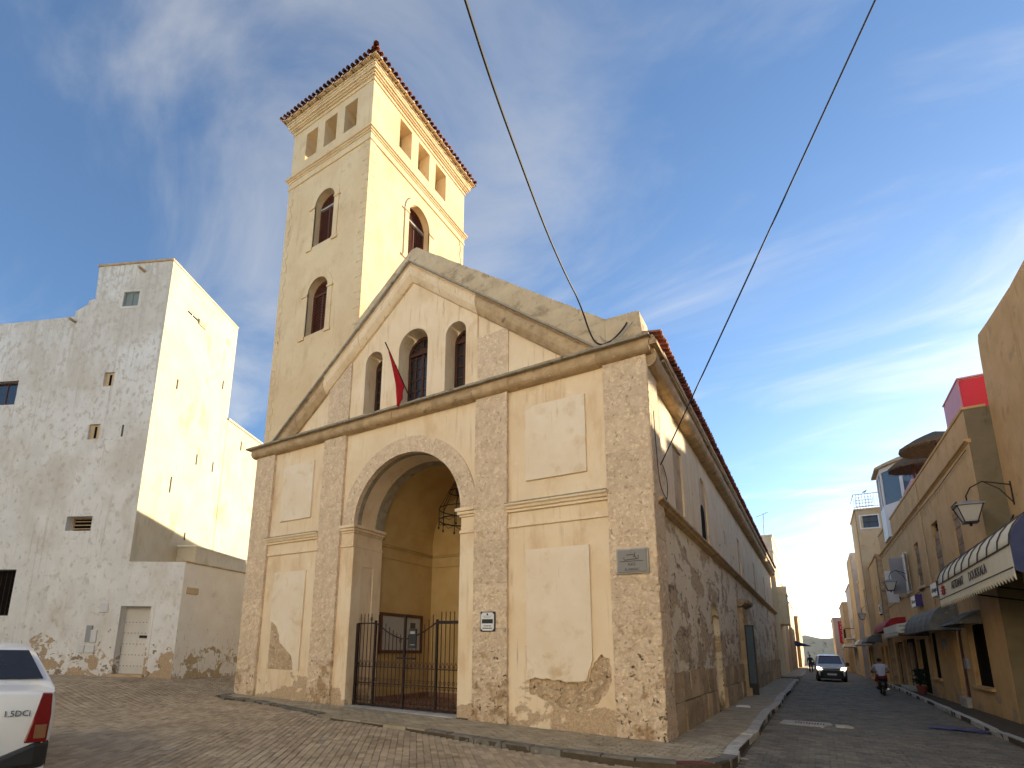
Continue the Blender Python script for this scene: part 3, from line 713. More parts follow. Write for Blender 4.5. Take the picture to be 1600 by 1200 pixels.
for r0, r1 in zip(rings, rings[1:]):
    for k in range(5): bm.faces.new((r0[k], r0[(k + 1) % 5], r1[(k + 1) % 5], r1[k]))
bm.faces.new(rings[0]); bm.faces.new(rings[-1][::-1])
obj('cornice_ledge', bm, 'ledge', church)
# gable
GA = (MID, 13.30)                       # apex of the raking ledge
SLP = (13.30 - 8.60) / (6.82 - 1.10)
def gl(a, off=0.0): return GA[1] + off - SLP * abs(a - MID)
WIN = [(-7.40, -6.24, 8.60, 10.55), (-8.66, -7.90, 8.60, 10.42), (-5.62, -4.86, 8.60, 10.42)]
WIN = [(-7.27 - .03, -6.20, 8.60, 10.58), (-8.66, -7.96, 8.60, 10.50), (-5.56, -4.86, 8.60, 10.50)]
aL, aR = MID - 5.72, MID + 5.72
bm = B()
outer = [(aL, 8.58), (-8.66, 8.58)]
plate(bm, FA, [(aL - .1, 8.56), (aR + .1, 8.56), (MID, gl(MID, -.3))], [archhole(w0, w1, z0 + .02, zs, 20) for w0, w1, z0, zs in WIN], d0=-.62, d1=-.08)
obj('gable_wall', bm, 'plaster', church)
for s in (-1, 1):                       # stone pilasters rising through the gable
    a0, a1 = (FX[2] if s > 0 else FX[1])
    bm = B(); zt = [gl(a0, -.5), gl(a1, -.5)]
    zs = 8.58; k = 0
    pil = bpy.data.objects.new('pilaster', None); put(pil, church)
    top = min(zt)
    while zs < top - .01:
        h = min(.72, top - zs)
        obj('stone', roughblock(FA, a0, a1, zs + .003, zs + h - .003, -.3, -.03, amp=.007, seed=k + s), 'stone', pil)
        zs += h; k += 1
    plate(bm, FA, [(a0, top), (a1, top), (a1, zt[1]), (a0, zt[0])], d0=-.3, d1=-.03) if abs(zt[0] - zt[1]) > .01 else None
    # drop degenerate edge of the wedge
    obj('stone', bm, 'stone', pil)
# raking cornice stones
for s in (-1, 1):
    L_ = 5.78; a = 0.0
    prof = [(-.56, -.3), (-.56, .0), (-.50, .05), (-.38, .13), (-.24, .165), (-.12, .15), (-.05, .10), (-.02, .15), (0, .15), (0, -.3)]
    while a < L_ - .05:
        l = min(random.uniform(.8, 1.5), L_ - a)
        if L_ - a - l < .4: l = L_ - a
        bm = B(); o = random.uniform(-.015, .015); n = 8
        path = [(MID + s * (a + .003 + (l - .006) * i / n), gl(MID + (a + .003 + (l - .006) * i / n))) for i in range(n + 1)]
        sweep(bm, FA, path, [(db, d + (o if d > -.2 else 0)) for db, d in prof])
        for v in bm.verts: v.co += FA.n * noise.noise(v.co * 5) * .012; v.co.z = max(v.co.z, 8.574)
        obj('raking_stone', bm, 'old_stone' if a > 2.2 else 'plaster', church)
        a += l
    bm = B(); sweep(bm, FA, [(MID, gl(MID)), (MID + s * 5.8, gl(MID + 5.8))], [(.001, -.3), (.001, .24), (.06, .25), (.07, -.3)])
    obj('raking_ledge', bm, 'ledge', church)
# parapet above the rake
def wob(pts, step=.22, amp=.025, seed=0):
    outp = []
    for (x0, z0), (x1, z1) in zip(pts, pts[1:]):
        n = max(1, int(math.hypot(x1 - x0, z1 - z0) / step))
        for i in range(n): outp.append((x0 + (x1 - x0) * i / n, z0 + (z1 - z0) * i / n + noise.noise(Vector((x0 + (x1 - x0) * i / n * 3, seed, 0))) * amp))
    outp.append(pts[-1]); return outp
top = wob([(-0.90, 9.40), (MID + .1, 13.93), (MID - .12, 13.93), (-9.24, 12.10)])
bm = B(); plate(bm, FA, [(-9.24, gl(-9.24, .06)), (MID, gl(MID, .06)), (-0.92, gl(-0.92, .06))] + top, d0=-.62, d1=-.02)
obj('gable_parapet', bm, 'lichen_plaster', church)
bm = B(); plate(bm, FA, [(-.90, 8.57), (-.04, 8.57), (-.10, 9.33), (-.14, 9.36), (-.90, 9.40)], d0=-.75, d1=-.03)
obj('parapet_block', bm, 'lichen_plaster', church)
# gable windows
def arched_window(f, w0, w1, z0, zs, d, parent, mullions, mat='dark_wood', fan=True):
    win = bpy.data.objects.new('window', None); put(win, parent)
    c, r = (w0 + w1) / 2, (w1 - w0) / 2
    bm = B(); plate(bm, f, archhole(w0 - .02, w1 + .02, z0, zs, 20), [archhole(w0 + .07, w1 - .07, z0 + .07, zs, 20)], d0=d - .06, d1=d); obj('frame', bm, mat, win)
    bm = B(); plate(bm, f, archhole(w0, w1, z0, zs, 20), d0=d - .055, d1=d - .04); obj('pane', bm, 'dark_glass', win)
    bm = B(); bw_ = .022
    for i in range(1, mullions):
        x = w0 + (w1 - w0) * i / mullions; ww = bw_ * (2.2 if mullions % 2 == 0 and i == mullions // 2 else 1)
        fbox(bm, f, x - ww, x + ww, z0 + .07, zs, d - .045, d - .012)
    z = z0 + .07 + .32
    while z < zs - .1:
        fbox(bm, f, w0 + .07, w1 - .07, z - bw_ * .7, z + bw_ * .7, d - .044, d - .015); z += .36
    fbox(bm, f, w0 + .03, w1 - .03, zs - .05, zs + .05, d - .05, d + .02)
    if fan:
        for k in range(1, 6):
            t = math.pi * k / 6; p0 = f(c + .16 * math.cos(t), zs + .16 * math.sin(t), d - .02); p1 = f(c + (r - .06) * math.cos(t), zs + (r - .06) * math.sin(t), d - .02)
            tube(bm, [p0, p1], .012, 6)
        plate(bm, f, arc(c, zs, .17, 0, 180, 10), d0=d - .045, d1=d - .01)
    obj('glazing_bar', bm, mat, win)
    return win
for k, (w0, w1, z0, zs) in enumerate(WIN):
    arched_window(FA, w0 + .03, w1 - .03, z0 + .02, zs, -.56, church, 4 if k == 0 else 2, fan=True)
# nave side wall
holes = [rect(2.75, 3.95, 5.15, 7.10), archhole(6.55, 7.95, 5.25, 6.65, 14), rect(16.3, 17.3, 5.2, 7.0), rect(23.6, 24.6, 5.2, 6.9), rect(30.6, 31.6, 5.2, 6.9)]
bm = B(); plate(bm, SI, rect(0.86, 39.6, 4.96, 8.0), holes, d0=-.6, d1=-.10); obj('nave_upper_wall', bm, 'side_upper', church)
for h in holes:
    a0, a1 = h[0][0], h[1][0]
    bm = B(); fbox(bm, SI, a0 - .05, a1 + .05, h[0][1] - .05, 7.45, -.72, -.155); obj('blocked_window', bm, 'side_stone', church)
bm = B(); plate(bm, SI, archhole(6.9, 7.6, 5.3, 6.1, 10), d0=-.155, d1=-.145); obj('window_pane', bm, 'void', church)
lo_holes = [archhole(6.85, 8.55, -.3, 2.45, 16), rect(14.45, 15.75, -.3, 2.95), rect(33.4, 34.4, -.3, 2.9)]
bm = B(); plate(bm, SI, rect(0.86, 39.6, -.3 - .1, 4.80), lo_holes, d0=-.6, d1=-.09); obj('nave_lower_wall', bm, 'side_lower', church)
bm = B(); fbox(bm, SI, 6.8, 8.6, -.3, 3.4, -.7, -.26); obj('niche_back', bm, 'side_lower', church)
bm = B(); fbox(bm, SI, 14.4, 15.8, -.3, 3.0, -.7, -.20); fbox(bm, SI, 33.3, 34.5, -.3, 3.0, -.7, -.2); obj('side_door', bm, 'wood', church)
# corner pier on the side and the string course
pil = bpy.data.objects.new('pilaster', None); put(pil, church)
z = -.4; k = 0
while z < 8.0:
    h = min(random.uniform(.55, .95), 8.0 - z); h = 8.0 - z if 8.0 - z - h < .3 else h
    obj('stone', roughblock(SI, 0.0, .86 + random.uniform(-.05, .06), z + .004, z + h - .004, -.75, .015, amp=.026 if z < 4.5 else .012, step=.09, seed=k * 2.3 + 40), 'stone', pil)
    z += h; k += 1
bm = B(); sweep(bm, SI, [(.3, 4.80), (39.6, 4.80)], [(0, -.15), (0, -.06), (.03, -.02), (.05, .03), (.09, .05), (.12, .12), (.165, .12), (.175, -.15)])
obj('string_course', bm, 'old_stone', church)
cornice(SI, 0.05, 39.8, 7.92, 'old_stone', 1.3, church, jut=.22, h=.42)
bm = B(); sweep(bm, SI, [(-.12, 8.345), (39.9, 8.345)], [(0, -.3), (0, .27), (.06, .28), (.22, .20), (.22, -.3)]); obj('eave_board', bm, 'old_stone', church)
# dado stones along the foot of the side wall
y = .88
for row, (z0, z1, d) in enumerate(((-.3, .62, .045), (.63, 1.26, .02))):
    y = .88; k = 0
    while y < 39.5:
        l = random.uniform(.6, 1.15) if y < 20 else random.uniform(.9, 1.6)
        l = min(l, 39.6 - y)
        if not (6.8 < y + l * .5 < 8.6 or 14.3 < y + l * .5 < 15.9 or 33.3 < y + l * .5 < 34.5):
            e = min(y + l, 6.84) if y < 6.8 else (min(y + l, 14.3) if y < 14.3 else y + l)
            if e - y > .1:
                obj('dado_stone', roughblock(SI, y + .014, e - .014, z0 + .008, z1 - .006 + random.uniform(-.03, .03) * (row == 1), -.12, d + random.uniform(-.03, .025) - .04, amp=.02, step=.14 if y < 12 else .5, seed=k + row * 50), 'side_stone', church)
        y += l; k += 1
        if 6.8 < y < 8.55: y = 8.56
        if 14.2 < y < 15.8: y = 15.82
# side door surround
for a in (14.18, 15.78):
    bm = B(); fbox(bm, SI, a, a + .26, -.2, 3.55, -.2, .10); fbox(bm, SI, a - .05, a + .31, -.2, .32, -.2, .2); obj('door_jamb', bm, 'side_stone', church, bevel=.015)
bm = B(); sweep(bm, SI, [(13.95, 3.62), (16.2, 3.62)], [(0, -.15), (0, .08), (.08, .16), (.12, .30), (.2, .34), (.27, .34), (.30, -.15)]); fbox(bm, SI, 14.2, 15.95, 3.3, 3.6, -.15, .09)
obj('door_hood', bm, 'side_stone', church)
gd = bpy.data.objects.new('glass_door', None); put(gd, church)
bm = B(); FD = Fr((0.1, 14.2, 0.05), (1, 0, 0), (0, -1, 0)); plate(bm, FD, rect(0, .34, 0, 2.8), [rect(.05, .29, .45, 2.74)], d0=-.03, d1=.03); obj('frame', bm, 'black_paint', gd)
bm = B(); fbox(bm, FD, .04, .30, .44, 2.75, -.008, .008); obj('pane', bm, 'sky_glass', gd)
# nave roof: eave course tile by tile, the slope behind it in one piece
def tile_mesh(name, mat, l=.42, r=.078):
    bm = B(); n = 6
    for z0, rr in ((0, r),):
        o_ = []; i_ = []
        for e, yy in enumerate((0, l)):
            k = 1 - .15 * e
            o_.append([bm.verts.new((math.cos(math.pi * t / n) * rr * k, yy, math.sin(math.pi * t / n) * rr * k)) for t in range(n + 1)])
            i_.append([bm.verts.new((math.cos(math.pi * t / n) * (rr - .016) * k, yy, math.sin(math.pi * t / n) * (rr - .016) * k)) for t in range(n + 1)])
        for t in range(n):
            bm.faces.new((o_[0][t], o_[0][t + 1], o_[1][t + 1], o_[1][t])); bm.faces.new((i_[0][t], i_[1][t], i_[1][t + 1], i_[0][t + 1])); bm.faces.new((o_[0][t], i_[0][t], i_[0][t + 1], o_[0][t + 1]))
    bmesh.ops.recalc_face_normals(bm, faces=bm.faces)
    me = bpy.data.meshes.new(name); bm.to_mesh(me); bm.free(); me.materials.append(MATS[mat]); return me
TM = tile_mesh('roof_tile', 'tile'); TMD = tile_mesh('roof_tile', 'dark_tile')
roof = bpy.data.objects.new('roof', None); put(roof, church)
y = -.02
while y < 39.8:
    share('roof_tile', TM if y < 30 else TMD, (.36 + random.uniform(-.015, .015), y, 8.60 + random.uniform(-.01, .01)), roof, (math.radians(14) + random.uniform(-.03, .03), 0, math.radians(90)))
    y += .205
def roof_field(name, parent, f, a0, a1, s0, s1, slope, mat, w=.205, seg=.36):
    """barrel tile columns up a slope: f origin on the eave, n = into the roof (horizontal)"""
    vs_, fs_ = [], []
    na = int((a1 - a0) / w)
    for i in range(na):
        a = a0 + (i + .5) * w; s = s0
        while s < s1:
            e = min(s + seg, s1); o0 = len(vs_)
            for q, lift in ((s, .03), (e, 0.0)):
                for t in range(5):
                    th = math.pi * t / 4
                    p = f(a + math.cos(th) * .1, q * math.sin(slope) + math.sin(th) * .085 + lift, q * math.cos(slope)); vs_.append(tuple(p))
            for t in range(4): fs_.append((o0 + t, o0 + t + 1, o0 + 6 + t, o0 + 5 + t))
            s = e
    me = bpy.data.meshes.new(name); me.from_pydata(vs_, [], fs_); me.materials.append(MATS[mat])
    o = bpy.data.objects.new(name, me); put(o, parent); o['kind'] = 'stuff'; return o
roof_field('tile_slope', roof, Fr((.30, 0, 8.60), (0, 1, 0), (-1, 0, 0)), .8, 39.8, .12, 7.0, math.radians(16), 'tile')
roof_field('tile_slope', roof, Fr((-13.94, 0, 8.60), (0, 1, 0), (1, 0, 0)), 6.7, 39.8, .0, 7.0, math.radians(16), 'tile')
bm = B()
FE = Fr((0, .7, 0), (1, 0, 0), (0, -1, 0))
plate(bm, FE, [(-13.7, 8.3), (.25, 8.3), (.25, 8.55), (MID, 10.55), (-13.9, 8.55)], d0=-39.0, d1=0); obj('roof_body', bm, 'lichen_plaster', church)
bm = B(); box(bm, -13.62, -.62, .62, 39.6, -.3, 8.29)      # body of the nave
# hollow out nothing: the porch room lies in front of this block
bm.free()
bm = B(); box(bm, -13.60, -.62, 4.4, 39.55, -.3, 8.29); box(bm, -13.60, -9.05, .63, 4.39, -.3, 8.29); box(bm, -4.6, -.77, .62, 4.39, -.3, 8.29); obj('nave_body', bm, 'side_upper', church)

# ------------------------------------------------------------------ bell tower
TXL, TXR, TY, TB = -13.65, -9.246, 0.205, 6.40
tower = empty('bell_tower', ((TXL + TXR) / 2, 3, 8.3), label='tall cream bell tower with arched louvred windows and red tile eaves', cat='tower')
TF = Fr((0, TY, 0), (1, 0, 0), (0, -1, 0)); TR = Fr((TXR, 0, 0), (0, 1, 0), (1, 0, 0))
TLf = Fr((TXL, 0, 0), (0, 1, 0), (-1, 0, 0)); TBk = Fr((0, TB, 0), (1, 0, 0), (0, 1, 0))
fsq = [rect(-12.87, -12.20, 20.82, 22.08), rect(-11.80, -11.12, 20.82, 22.08), rect(-10.70, -10.04, 20.82, 22.08)]
rsq = [rect(1.76, 2.50, 20.85, 22.2), rect(2.94, 3.70, 20.85, 22.2), rect(4.14, 4.92, 20.85, 22.2)]
FW = [(-11.94, -10.90, 16.36, 18.10), (-11.94, -10.90, 12.60, 14.30)]
FW = [(-11.66 - .28, -10.62 - .28, 16.36, 18.14), (-11.94, -10.90, 12.62, 14.34)]
RW = [(2.52, 3.84, 16.4, 18.45)]
ZT = 22.75
bm = B(); plate(bm, TF, rect(TXL, TXR, 8.3, ZT), fsq + [archhole(a, b, c, d, 18) for a, b, c, d in FW], d0=-.55, d1=0); obj('tower_front_wall', bm, 'tower_plaster', tower)
bm = B(); plate(bm, TR, rect(TY + .001, TB, 8.3, ZT), rsq + [archhole(a, b, c, d, 18) for a, b, c, d in RW], d0=-.55, d1=0.001); obj('tower_side_wall', bm, 'tower_plaster', tower)
bm = B(); plate(bm, TLf, rect(TY + .001, TB, 0, ZT), [rect(1.76, 2.50, 20.85, 22.2), rect(2.94, 3.70, 20.85, 22.2), rect(4.14, 4.92, 20.85, 22.2)], d0=-.5, d1=.001); obj('tower_far_wall', bm, 'tower_plaster', tower)
bm = B(); plate(bm, TBk, rect(TXL + .002, TXR - .002, 0, ZT), [rect(-12.87, -12.20, 20.82, 22.08), rect(-10.70, -10.04, 20.82, 22.08)], d0=-.5, d1=0); obj('tower_back_wall', bm, 'tower_plaster', tower)
bm = B(); box(bm, TXL + .3, TXR - .3, TY + .3, TB - .3, 20.2, 20.45); box(bm, TXL + .3, TXR - .3, TY + .3, TB - .3, 22.5, 22.7); obj('belfry_floor', bm, 'tower_plaster', tower)
def ringbox(bm, grow, z0, z1):
    x0, x1, y0, y1 = TXL - grow, TXR + grow, TY - grow, TB + grow
    t = grow + .2
    box(bm, x0, x1, y0, y0 + t, z0, z1); box(bm, x0, x1, y1 - t, y1, z0, z1); box(bm, x0, x0 + t, y0 + t + .001, y1 - t - .001, z0, z1); box(bm, x1 - t, x1, y0 + t + .001, y1 - t - .001, z0, z1)
bm = B()
for g, z0, z1 in ((.05, 19.72, 19.80), (.03, 19.801, 20.02), (.06, 20.021, 20.09), (.10, 20.091, 20.16), (.15, 20.161, 20.24)): ringbox(bm, g, z0, z1)
obj('string_course', bm, 'tower_plaster', tower, bevel=.012)
bm = B()
for g, z0, z1 in ((.05, 22.40, 22.47), (.03, 22.471, 22.56), (.09, 22.561, 22.62), (.14, 22.621, 22.70), (.20, 22.701, 22.80), (.22, 22.801, 22.90), (.26, 22.901, 22.96)): ringbox(bm, g, z0, z1)
obj('tower_cornice', bm, 'tower_plaster', tower, bevel=.015)
# brackets under the eave and the tiled hip roof
ro = bpy.data.objects.new('roof', None); put(ro, tower)
EZ, EO = 23.10, .47
bm = B(); x0, x1, y0, y1 = TXL - EO + .06, TXR + EO - .06, TY - EO + .06, TB + EO - .06
v = [bm.verts.new(p) for p in ((x0, y0, EZ - .04), (x1, y0, EZ - .04), (x1, y1, EZ - .04), (x0, y1, EZ - .04))]
apx = [bm.verts.new((MX, YY, EZ + .9)) for MX, YY in (((x0 + x1) / 2, y0 + 2.7), ((x0 + x1) / 2, y1 - 2.7))]
bm.faces.new(v[::-1]); bm.faces.new((v[0], v[1], apx[0])); bm.faces.new((v[1], v[2], apx[1], apx[0])); bm.faces.new((v[2], v[3], apx[1])); bm.faces.new((v[3], v[0], apx[0], apx[1]))
obj('roof_deck', bm, 'dark_tile', ro)
bm = B(); box(bm, TXL - EO + .1, TXR + EO - .1, TY - EO + .1, TB + EO - .1, EZ - .075, EZ - .045); obj('soffit', bm, 'tower_plaster', ro)
bm0 = pebble_mesh('bracket', .09, .32, .08, 'tower_plaster', ch=.01, jit=.004)
i = 0
xx = TXL - .25
while xx < TXR + .3: share('bracket', bm0, (xx, TY - .27, EZ - .08), ro); xx += .48
yy = TY - .1
while yy < TB + .3: share('bracket', bm0, (TXR + .27, yy, EZ - .08), ro, (0, 0, math.pi / 2)); yy += .48
sl_ = math.radians(17)
xx = TXL - EO + .1
while xx < TXR + EO - .05: share('roof_tile', TMD, (xx, TY - EO + random.uniform(-.02, .01), EZ + random.uniform(-.01, .01)), ro, (sl_, 0, random.uniform(-.03, .03))); xx += .212
yy = TY - EO + .12
while yy < TB + EO - .05: share('roof_tile', TM if random.random() < .6 else TMD, (TXR + EO + random.uniform(-.01, .02), yy, EZ + random.uniform(-.01, .01)), ro, (sl_, 0, math.pi / 2 + random.uniform(-.03, .03))); yy += .212
share('hip_tile', TMD, (TXR + EO + .04, TY - EO - .04, EZ + .04), ro, (sl_ * .8, 0, math.radians(45)), (1.3, 1.5, 1.3))
# quoins: thin plaster teeth up the corners
def quoins(f, edge, sgn, parent):
    mes = []
    for wq in (.20, .30):
        bm = B(); fbox(bm, f, 0, sgn * wq, 0, .29, -.03, .016)
        for vtx in bm.verts: vtx.co -= f.o
        bmesh.ops.recalc_face_normals(bm, faces=bm.faces)
        me = bpy.data.meshes.new('quoin'); bm.to_mesh(me); bm.free(); me.materials.append(MATS['tower_plaster']); mes.append(me)
    z = 9.0; k = 0
    while z < 19.6:
        share('quoin', mes[k % 2], f(edge, z), parent); z += .30; k += 1
quoins(TF, TXL, 1, tower); quoins(TF, TXR, -1, tower); quoins(TR, TY, 1, tower); quoins(TR, TB, -1, tower)
def tower_window(f, w0, w1, z0, zs, mat):
    c = (w0 + w1) / 2; r = (w1 - w0) / 2; wd = .24
    win = bpy.data.objects.new('window', None); put(win, tower)
    bm = B()
    o_ = [(w0 - wd, z0 - .02), (w0, z0 - .02)] + arc(c, zs, r, 180, 0, 18) + [(w1, z0 - .02), (w1 + wd, z0 - .02)] + arc(c, zs, r + wd, 0, 180, 18)
    plate(bm, f, o_, d0=-.05, d1=.028)
    for s in (-1, 1):
        a0, a1 = sorted((c + s * r, c + s * (r + wd + .06)))
        if s < 0: a0, a1 = c - r - wd - .06, c - r
        fbox(bm, f, a0, a1, zs - .10, zs - .02, -.05, .07); fbox(bm, f, a0, a1, z0 - .14, z0 - .021, -.05, .06)
    obj('surround', bm, 'tower_plaster', win, bevel=.008)
    d = -.27
    bm = B(); plate(bm, f, archhole(w0 - .02, w1 + .02, z0 - .02, zs, 18), [archhole(w0 + .06, w1 - .06, z0 + .06, zs, 18)], d0=d - .06, d1=d)
    fbox(bm, f, c - .035, c + .035, z0, zs, d - .05, d + .008); obj('frame', bm, 'wood', win)
    bm = B(); fbox(bm, f, w0 + .03, w1 - .03, zs - .04, zs + .04, d - .05, d + .03); obj('transom', bm, 'cable_grey' if mat == 'wood' else 'wood', win)
    bm = B(); fbox(bm, f, w0, w1, z0, zs + r, d - .12, d - .10); obj('backing', bm, 'void', win)
    bm = B(); z = z0 + .07
    while z < zs + r - .08:
        hw = r - .05 if z < zs else math.sqrt(max(.01, (r - .05) ** 2 - (z - zs) ** 2))
        vv_ = fbox(bm, f, c - hw, c + hw, z, z + .018, d - .06, d - .01)
        for q in vv_:
            if (q.co - f.o).dot(f.n) < d - .03: q.co += f.v * .045
        z += .065
    obj('louvre', bm, 'red_wood', win)
tower_window(TF, *FW[0], 'wood'); tower_window(TF, *FW[1], 'red_wood'); tower_window(TR, *RW[0], 'wood')

# ------------------------------------------------------------------ things on and in the church
# wrought iron gate across the porch
GY = 0.42
GF = Fr((0, GY, .075), (1, 0, 0), (0, -1, 0))
gate = empty('iron_gate', (MID, GY, .08), label='low black wrought iron gate with scrolls closing the church porch', cat='gate')
gx0, gx1 = MID - R0 + .02, MID + R0 - .02
gx = [gx0 + .05, -7.98, -6.90, -5.82, gx1 - .03]
for i, x in enumerate(gx):
    bm = B(); hh = 2.28 if i in (0, 4) else (2.36 if i != 2 else 2.50)
    ww = .045 if i in (0,) else .028
    fbox(bm, GF, x - ww, x + ww, 0, hh, -.03, .03)
    if i == 2:
        for s in (-1, 1): tube(bm, [GF(x, 2.42), GF(x + s * .06, 2.50), GF(x + s * .12, 2.50), GF(x + s * .13, 2.44)], .012, 6)
    obj('post', bm, 'iron', gate)
bm = B()
fbox(bm, GF, gx[0], gx[-1], .02, .07, -.02, .02)
def topz(x):
    if x < gx[1] or x > gx[3]: return 2.28
    t = (x - gx[2]) / (gx[3] - gx[2]); return 1.84 + .46 * abs(t) ** 1.6
tube(bm, [GF(x, topz(x)) for x in [gx[1] + (gx[3] - gx[1]) * i / 24 for i in range(25)]], .018, 6)
fbox(bm, GF, gx[0], gx[1], 2.26, 2.30, -.02, .02); fbox(bm, GF, gx[3], gx[4], 2.24, 2.32, -.025, .025)
for zz_ in (.14, .62, 1.06): fbox(bm, GF, gx[0], gx[-1], zz_, zz_ + .022, -.014, .014)
obj('rail', bm, 'iron', gate)
bm = B(); fbox(bm, GF, gx[2] - .22, gx[2] + .38, 1.02 + .28, 1.07 + .28, -.05, .05); tube(bm, [GF(gx[2] + .04, 1.3, .04), GF(gx[2] + .06, 1.12, .06), GF(gx[2] + .2, 1.05, .06)], .016, 6); obj('latch', bm, 'iron', gate)
bm = B(); fbox(bm, GF, gx[2] + .16, gx[2] + .40, 1.60, 2.12, -.02, .02); obj('lock_plate', bm, 'black_paint', gate)
bm = B(); fbox(bm, GF, gx[2] + .20, gx[2] + .36, 1.98, 2.05, .021, .024); fbox(bm, GF, gx[2] + .20, gx[2] + .36, 1.68, 1.70, .021, .024); obj('plate_mark', bm, 'cable_grey', gate)
x = gx[0] + .11; bars = []
while x < gx[-1] - .05:
    if min(abs(x - q) for q in gx) > .05: bars.append(x)
    x += .137
for x in bars:
    bm = B(); t = topz(x) + .30
    if gx[1] < x < gx[3]: t = topz(x) + .12 + .25 * ((abs(x - gx[2]) / 1.1) ** 2)
    fbox(bm, GF, x - .0085, x + .0085, .04, t - .1, -.009, .009)
    tube(bm, [GF(x, t - .1), GF(x, t - .06), GF(x, t)], [.009, .016, .001], 6)
    if random.random() < .12:
        for s in (-1, 1): tube(bm, [GF(x, t - .26), GF(x + s * .04, t - .2), GF(x + s * .012, t - .12)], .010, 5)
    obj('bar', bm, 'rust_iron', gate)
def scroll(bm, x, z, s, k, r=.062):
    pts = [GF(x + s * (r - r * .8 * t / 10) * math.sin(1.45 * math.pi * t / 10), z + k * (r - r * .8 * t / 10) * math.cos(1.45 * math.pi * t / 10) + k * .06) for t in range(11)]
    tube(bm, pts, .007, 5)
bm = B()
for x in bars:
    for z, k in ((.30, -1), (.52, 1), (.80, -1), (1.02, 1)):
        for s in (-1, 1): scroll(bm, x, z, s, k, .060)
    for s in (-1, 1): tube(bm, [GF(x, 1.08), GF(x + s * .03, 1.16), GF(x + s * .065, 1.24)], .007, 5)
obj('scrollwork', bm, 'rust_iron', gate, kind='stuff')

board = empty('notice_board', (PXL, 2.5, 1.5), label='white notice board in dark wooden frame on the porch side wall', cat='notice board')
NB = Fr((PXL, 0, 0), (0, 1, 0), (1, 0, 0))
bm = B(); plate(bm, NB, rect(1.46, 3.62, 1.50, 2.76), [rect(1.56, 3.52, 1.60, 2.66)], d0=.002, d1=.07); obj('frame', bm, 'wood', board)
bm = B(); fbox(bm, NB, 1.55, 3.53, 1.59, 2.67, .003, .03); obj('panel', bm, 'board_white', board)
bm = B(); fbox(bm, NB, 2.98, 3.26, 1.95, 2.5, .031, .036); obj('notice', bm, 'plaque_ink', board)

lan = empty('hanging_lantern', (-6.5, 2.5, 5.5), label='black iron ring chandelier hanging in the vaulted porch', cat='lantern')
LC = Vector((-6.45, 2.5, 5.95))
bm = B()
def circ(c, r, z, n=28): return [c + Vector((r * math.cos(2 * math.pi * k / n), r * math.sin(2 * math.pi * k / n), z)) for k in range(n + 1)]
for r, z, t in ((.74, -.32, .022), (.74, .04, .016), (.45, .62, .016), (.26, .95, .014)): tube(bm, circ(LC, r, z), t, 6)
obj('ring', bm, 'iron', lan)
for k in range(10):
    t = 2 * math.pi * k / 10; c, s = math.cos(t), math.sin(t)
    bm = B(); tube(bm, [LC + Vector((c * .74, s * .74, -.55)), LC + Vector((c * .74, s * .74, .06)), LC + Vector((c * .45, s * .45, .62)), LC + Vector((c * .26, s * .26, .95))], .012, 5)
    tube(bm, [LC + Vector((c * .74, s * .74, -.62)), LC + Vector((c * .74, s * .74, -.57)), LC + Vector((c * .74, s * .74, -.50))], [.004, .035, .008], 6)
    t2 = t + math.pi / 10
    tube(bm, [LC + Vector((c * .74, s * .74, -.32)), LC + Vector((math.cos(t2) * .74, math.sin(t2) * .74, -.44)), LC + Vector((math.cos(t2 + math.pi / 10) * .74, math.sin(t2 + math.pi / 10) * .74, -.32))], .010, 5)
    obj('arm', bm, 'iron', lan)
bm = B(); tube(bm, [LC + Vector((0, 0, .5)), LC + Vector((0, 0, 1.32))], .012, 6); lathe(bm, [(.03, .42), (.2, .5), (.24, .7), (.16, .9), (.02, 1.0)], LC, 10); obj('stem', bm, 'iron', lan)

# flag leaning out over the cornice
fl = empty('flag', (-6.75, .1, 8.75), label='red flag drooping from a dark pole above the church arch', cat='flag')
p0 = Vector((-6.75, .02, 8.86)); p1 = Vector((-6.75, -1.13, 10.02))
bm = B(); tube(bm, [p0, p1 + (p1 - p0) * .02], .018, 8); obj('pole', bm, 'iron', fl)
bm = B(); rows = 26; cols = 10; g = []
for i in range(rows + 1):
    t = i / rows; a = p1 + (p0 - p1) * (.12 + .66 * t)
    drop = .06 + .62 * t ** 1.1 + (.32 * max(0, 1 - abs(t - .80) / .2) if t > .60 else 0)
    row = []
    for j in range(cols + 1):
        s = j / cols
        row.append(bm.verts.new(a + Vector((.05 * math.sin(s * 7 + t * 3) * s - .06 * s * t, .05 * math.cos(s * 9 + t * 2) * s - .10 * s * t, -drop * s))))
    g.append(row)
for i in range(rows):
    for j in range(cols): bm.faces.new((g[i][j], g[i + 1][j], g[i + 1][j + 1], g[i][j + 1]))
o = obj('cloth', bm, 'flag_red', fl, smooth=True); md = o.modifiers.new('thick', 'SOLIDIFY'); md.thickness = .006

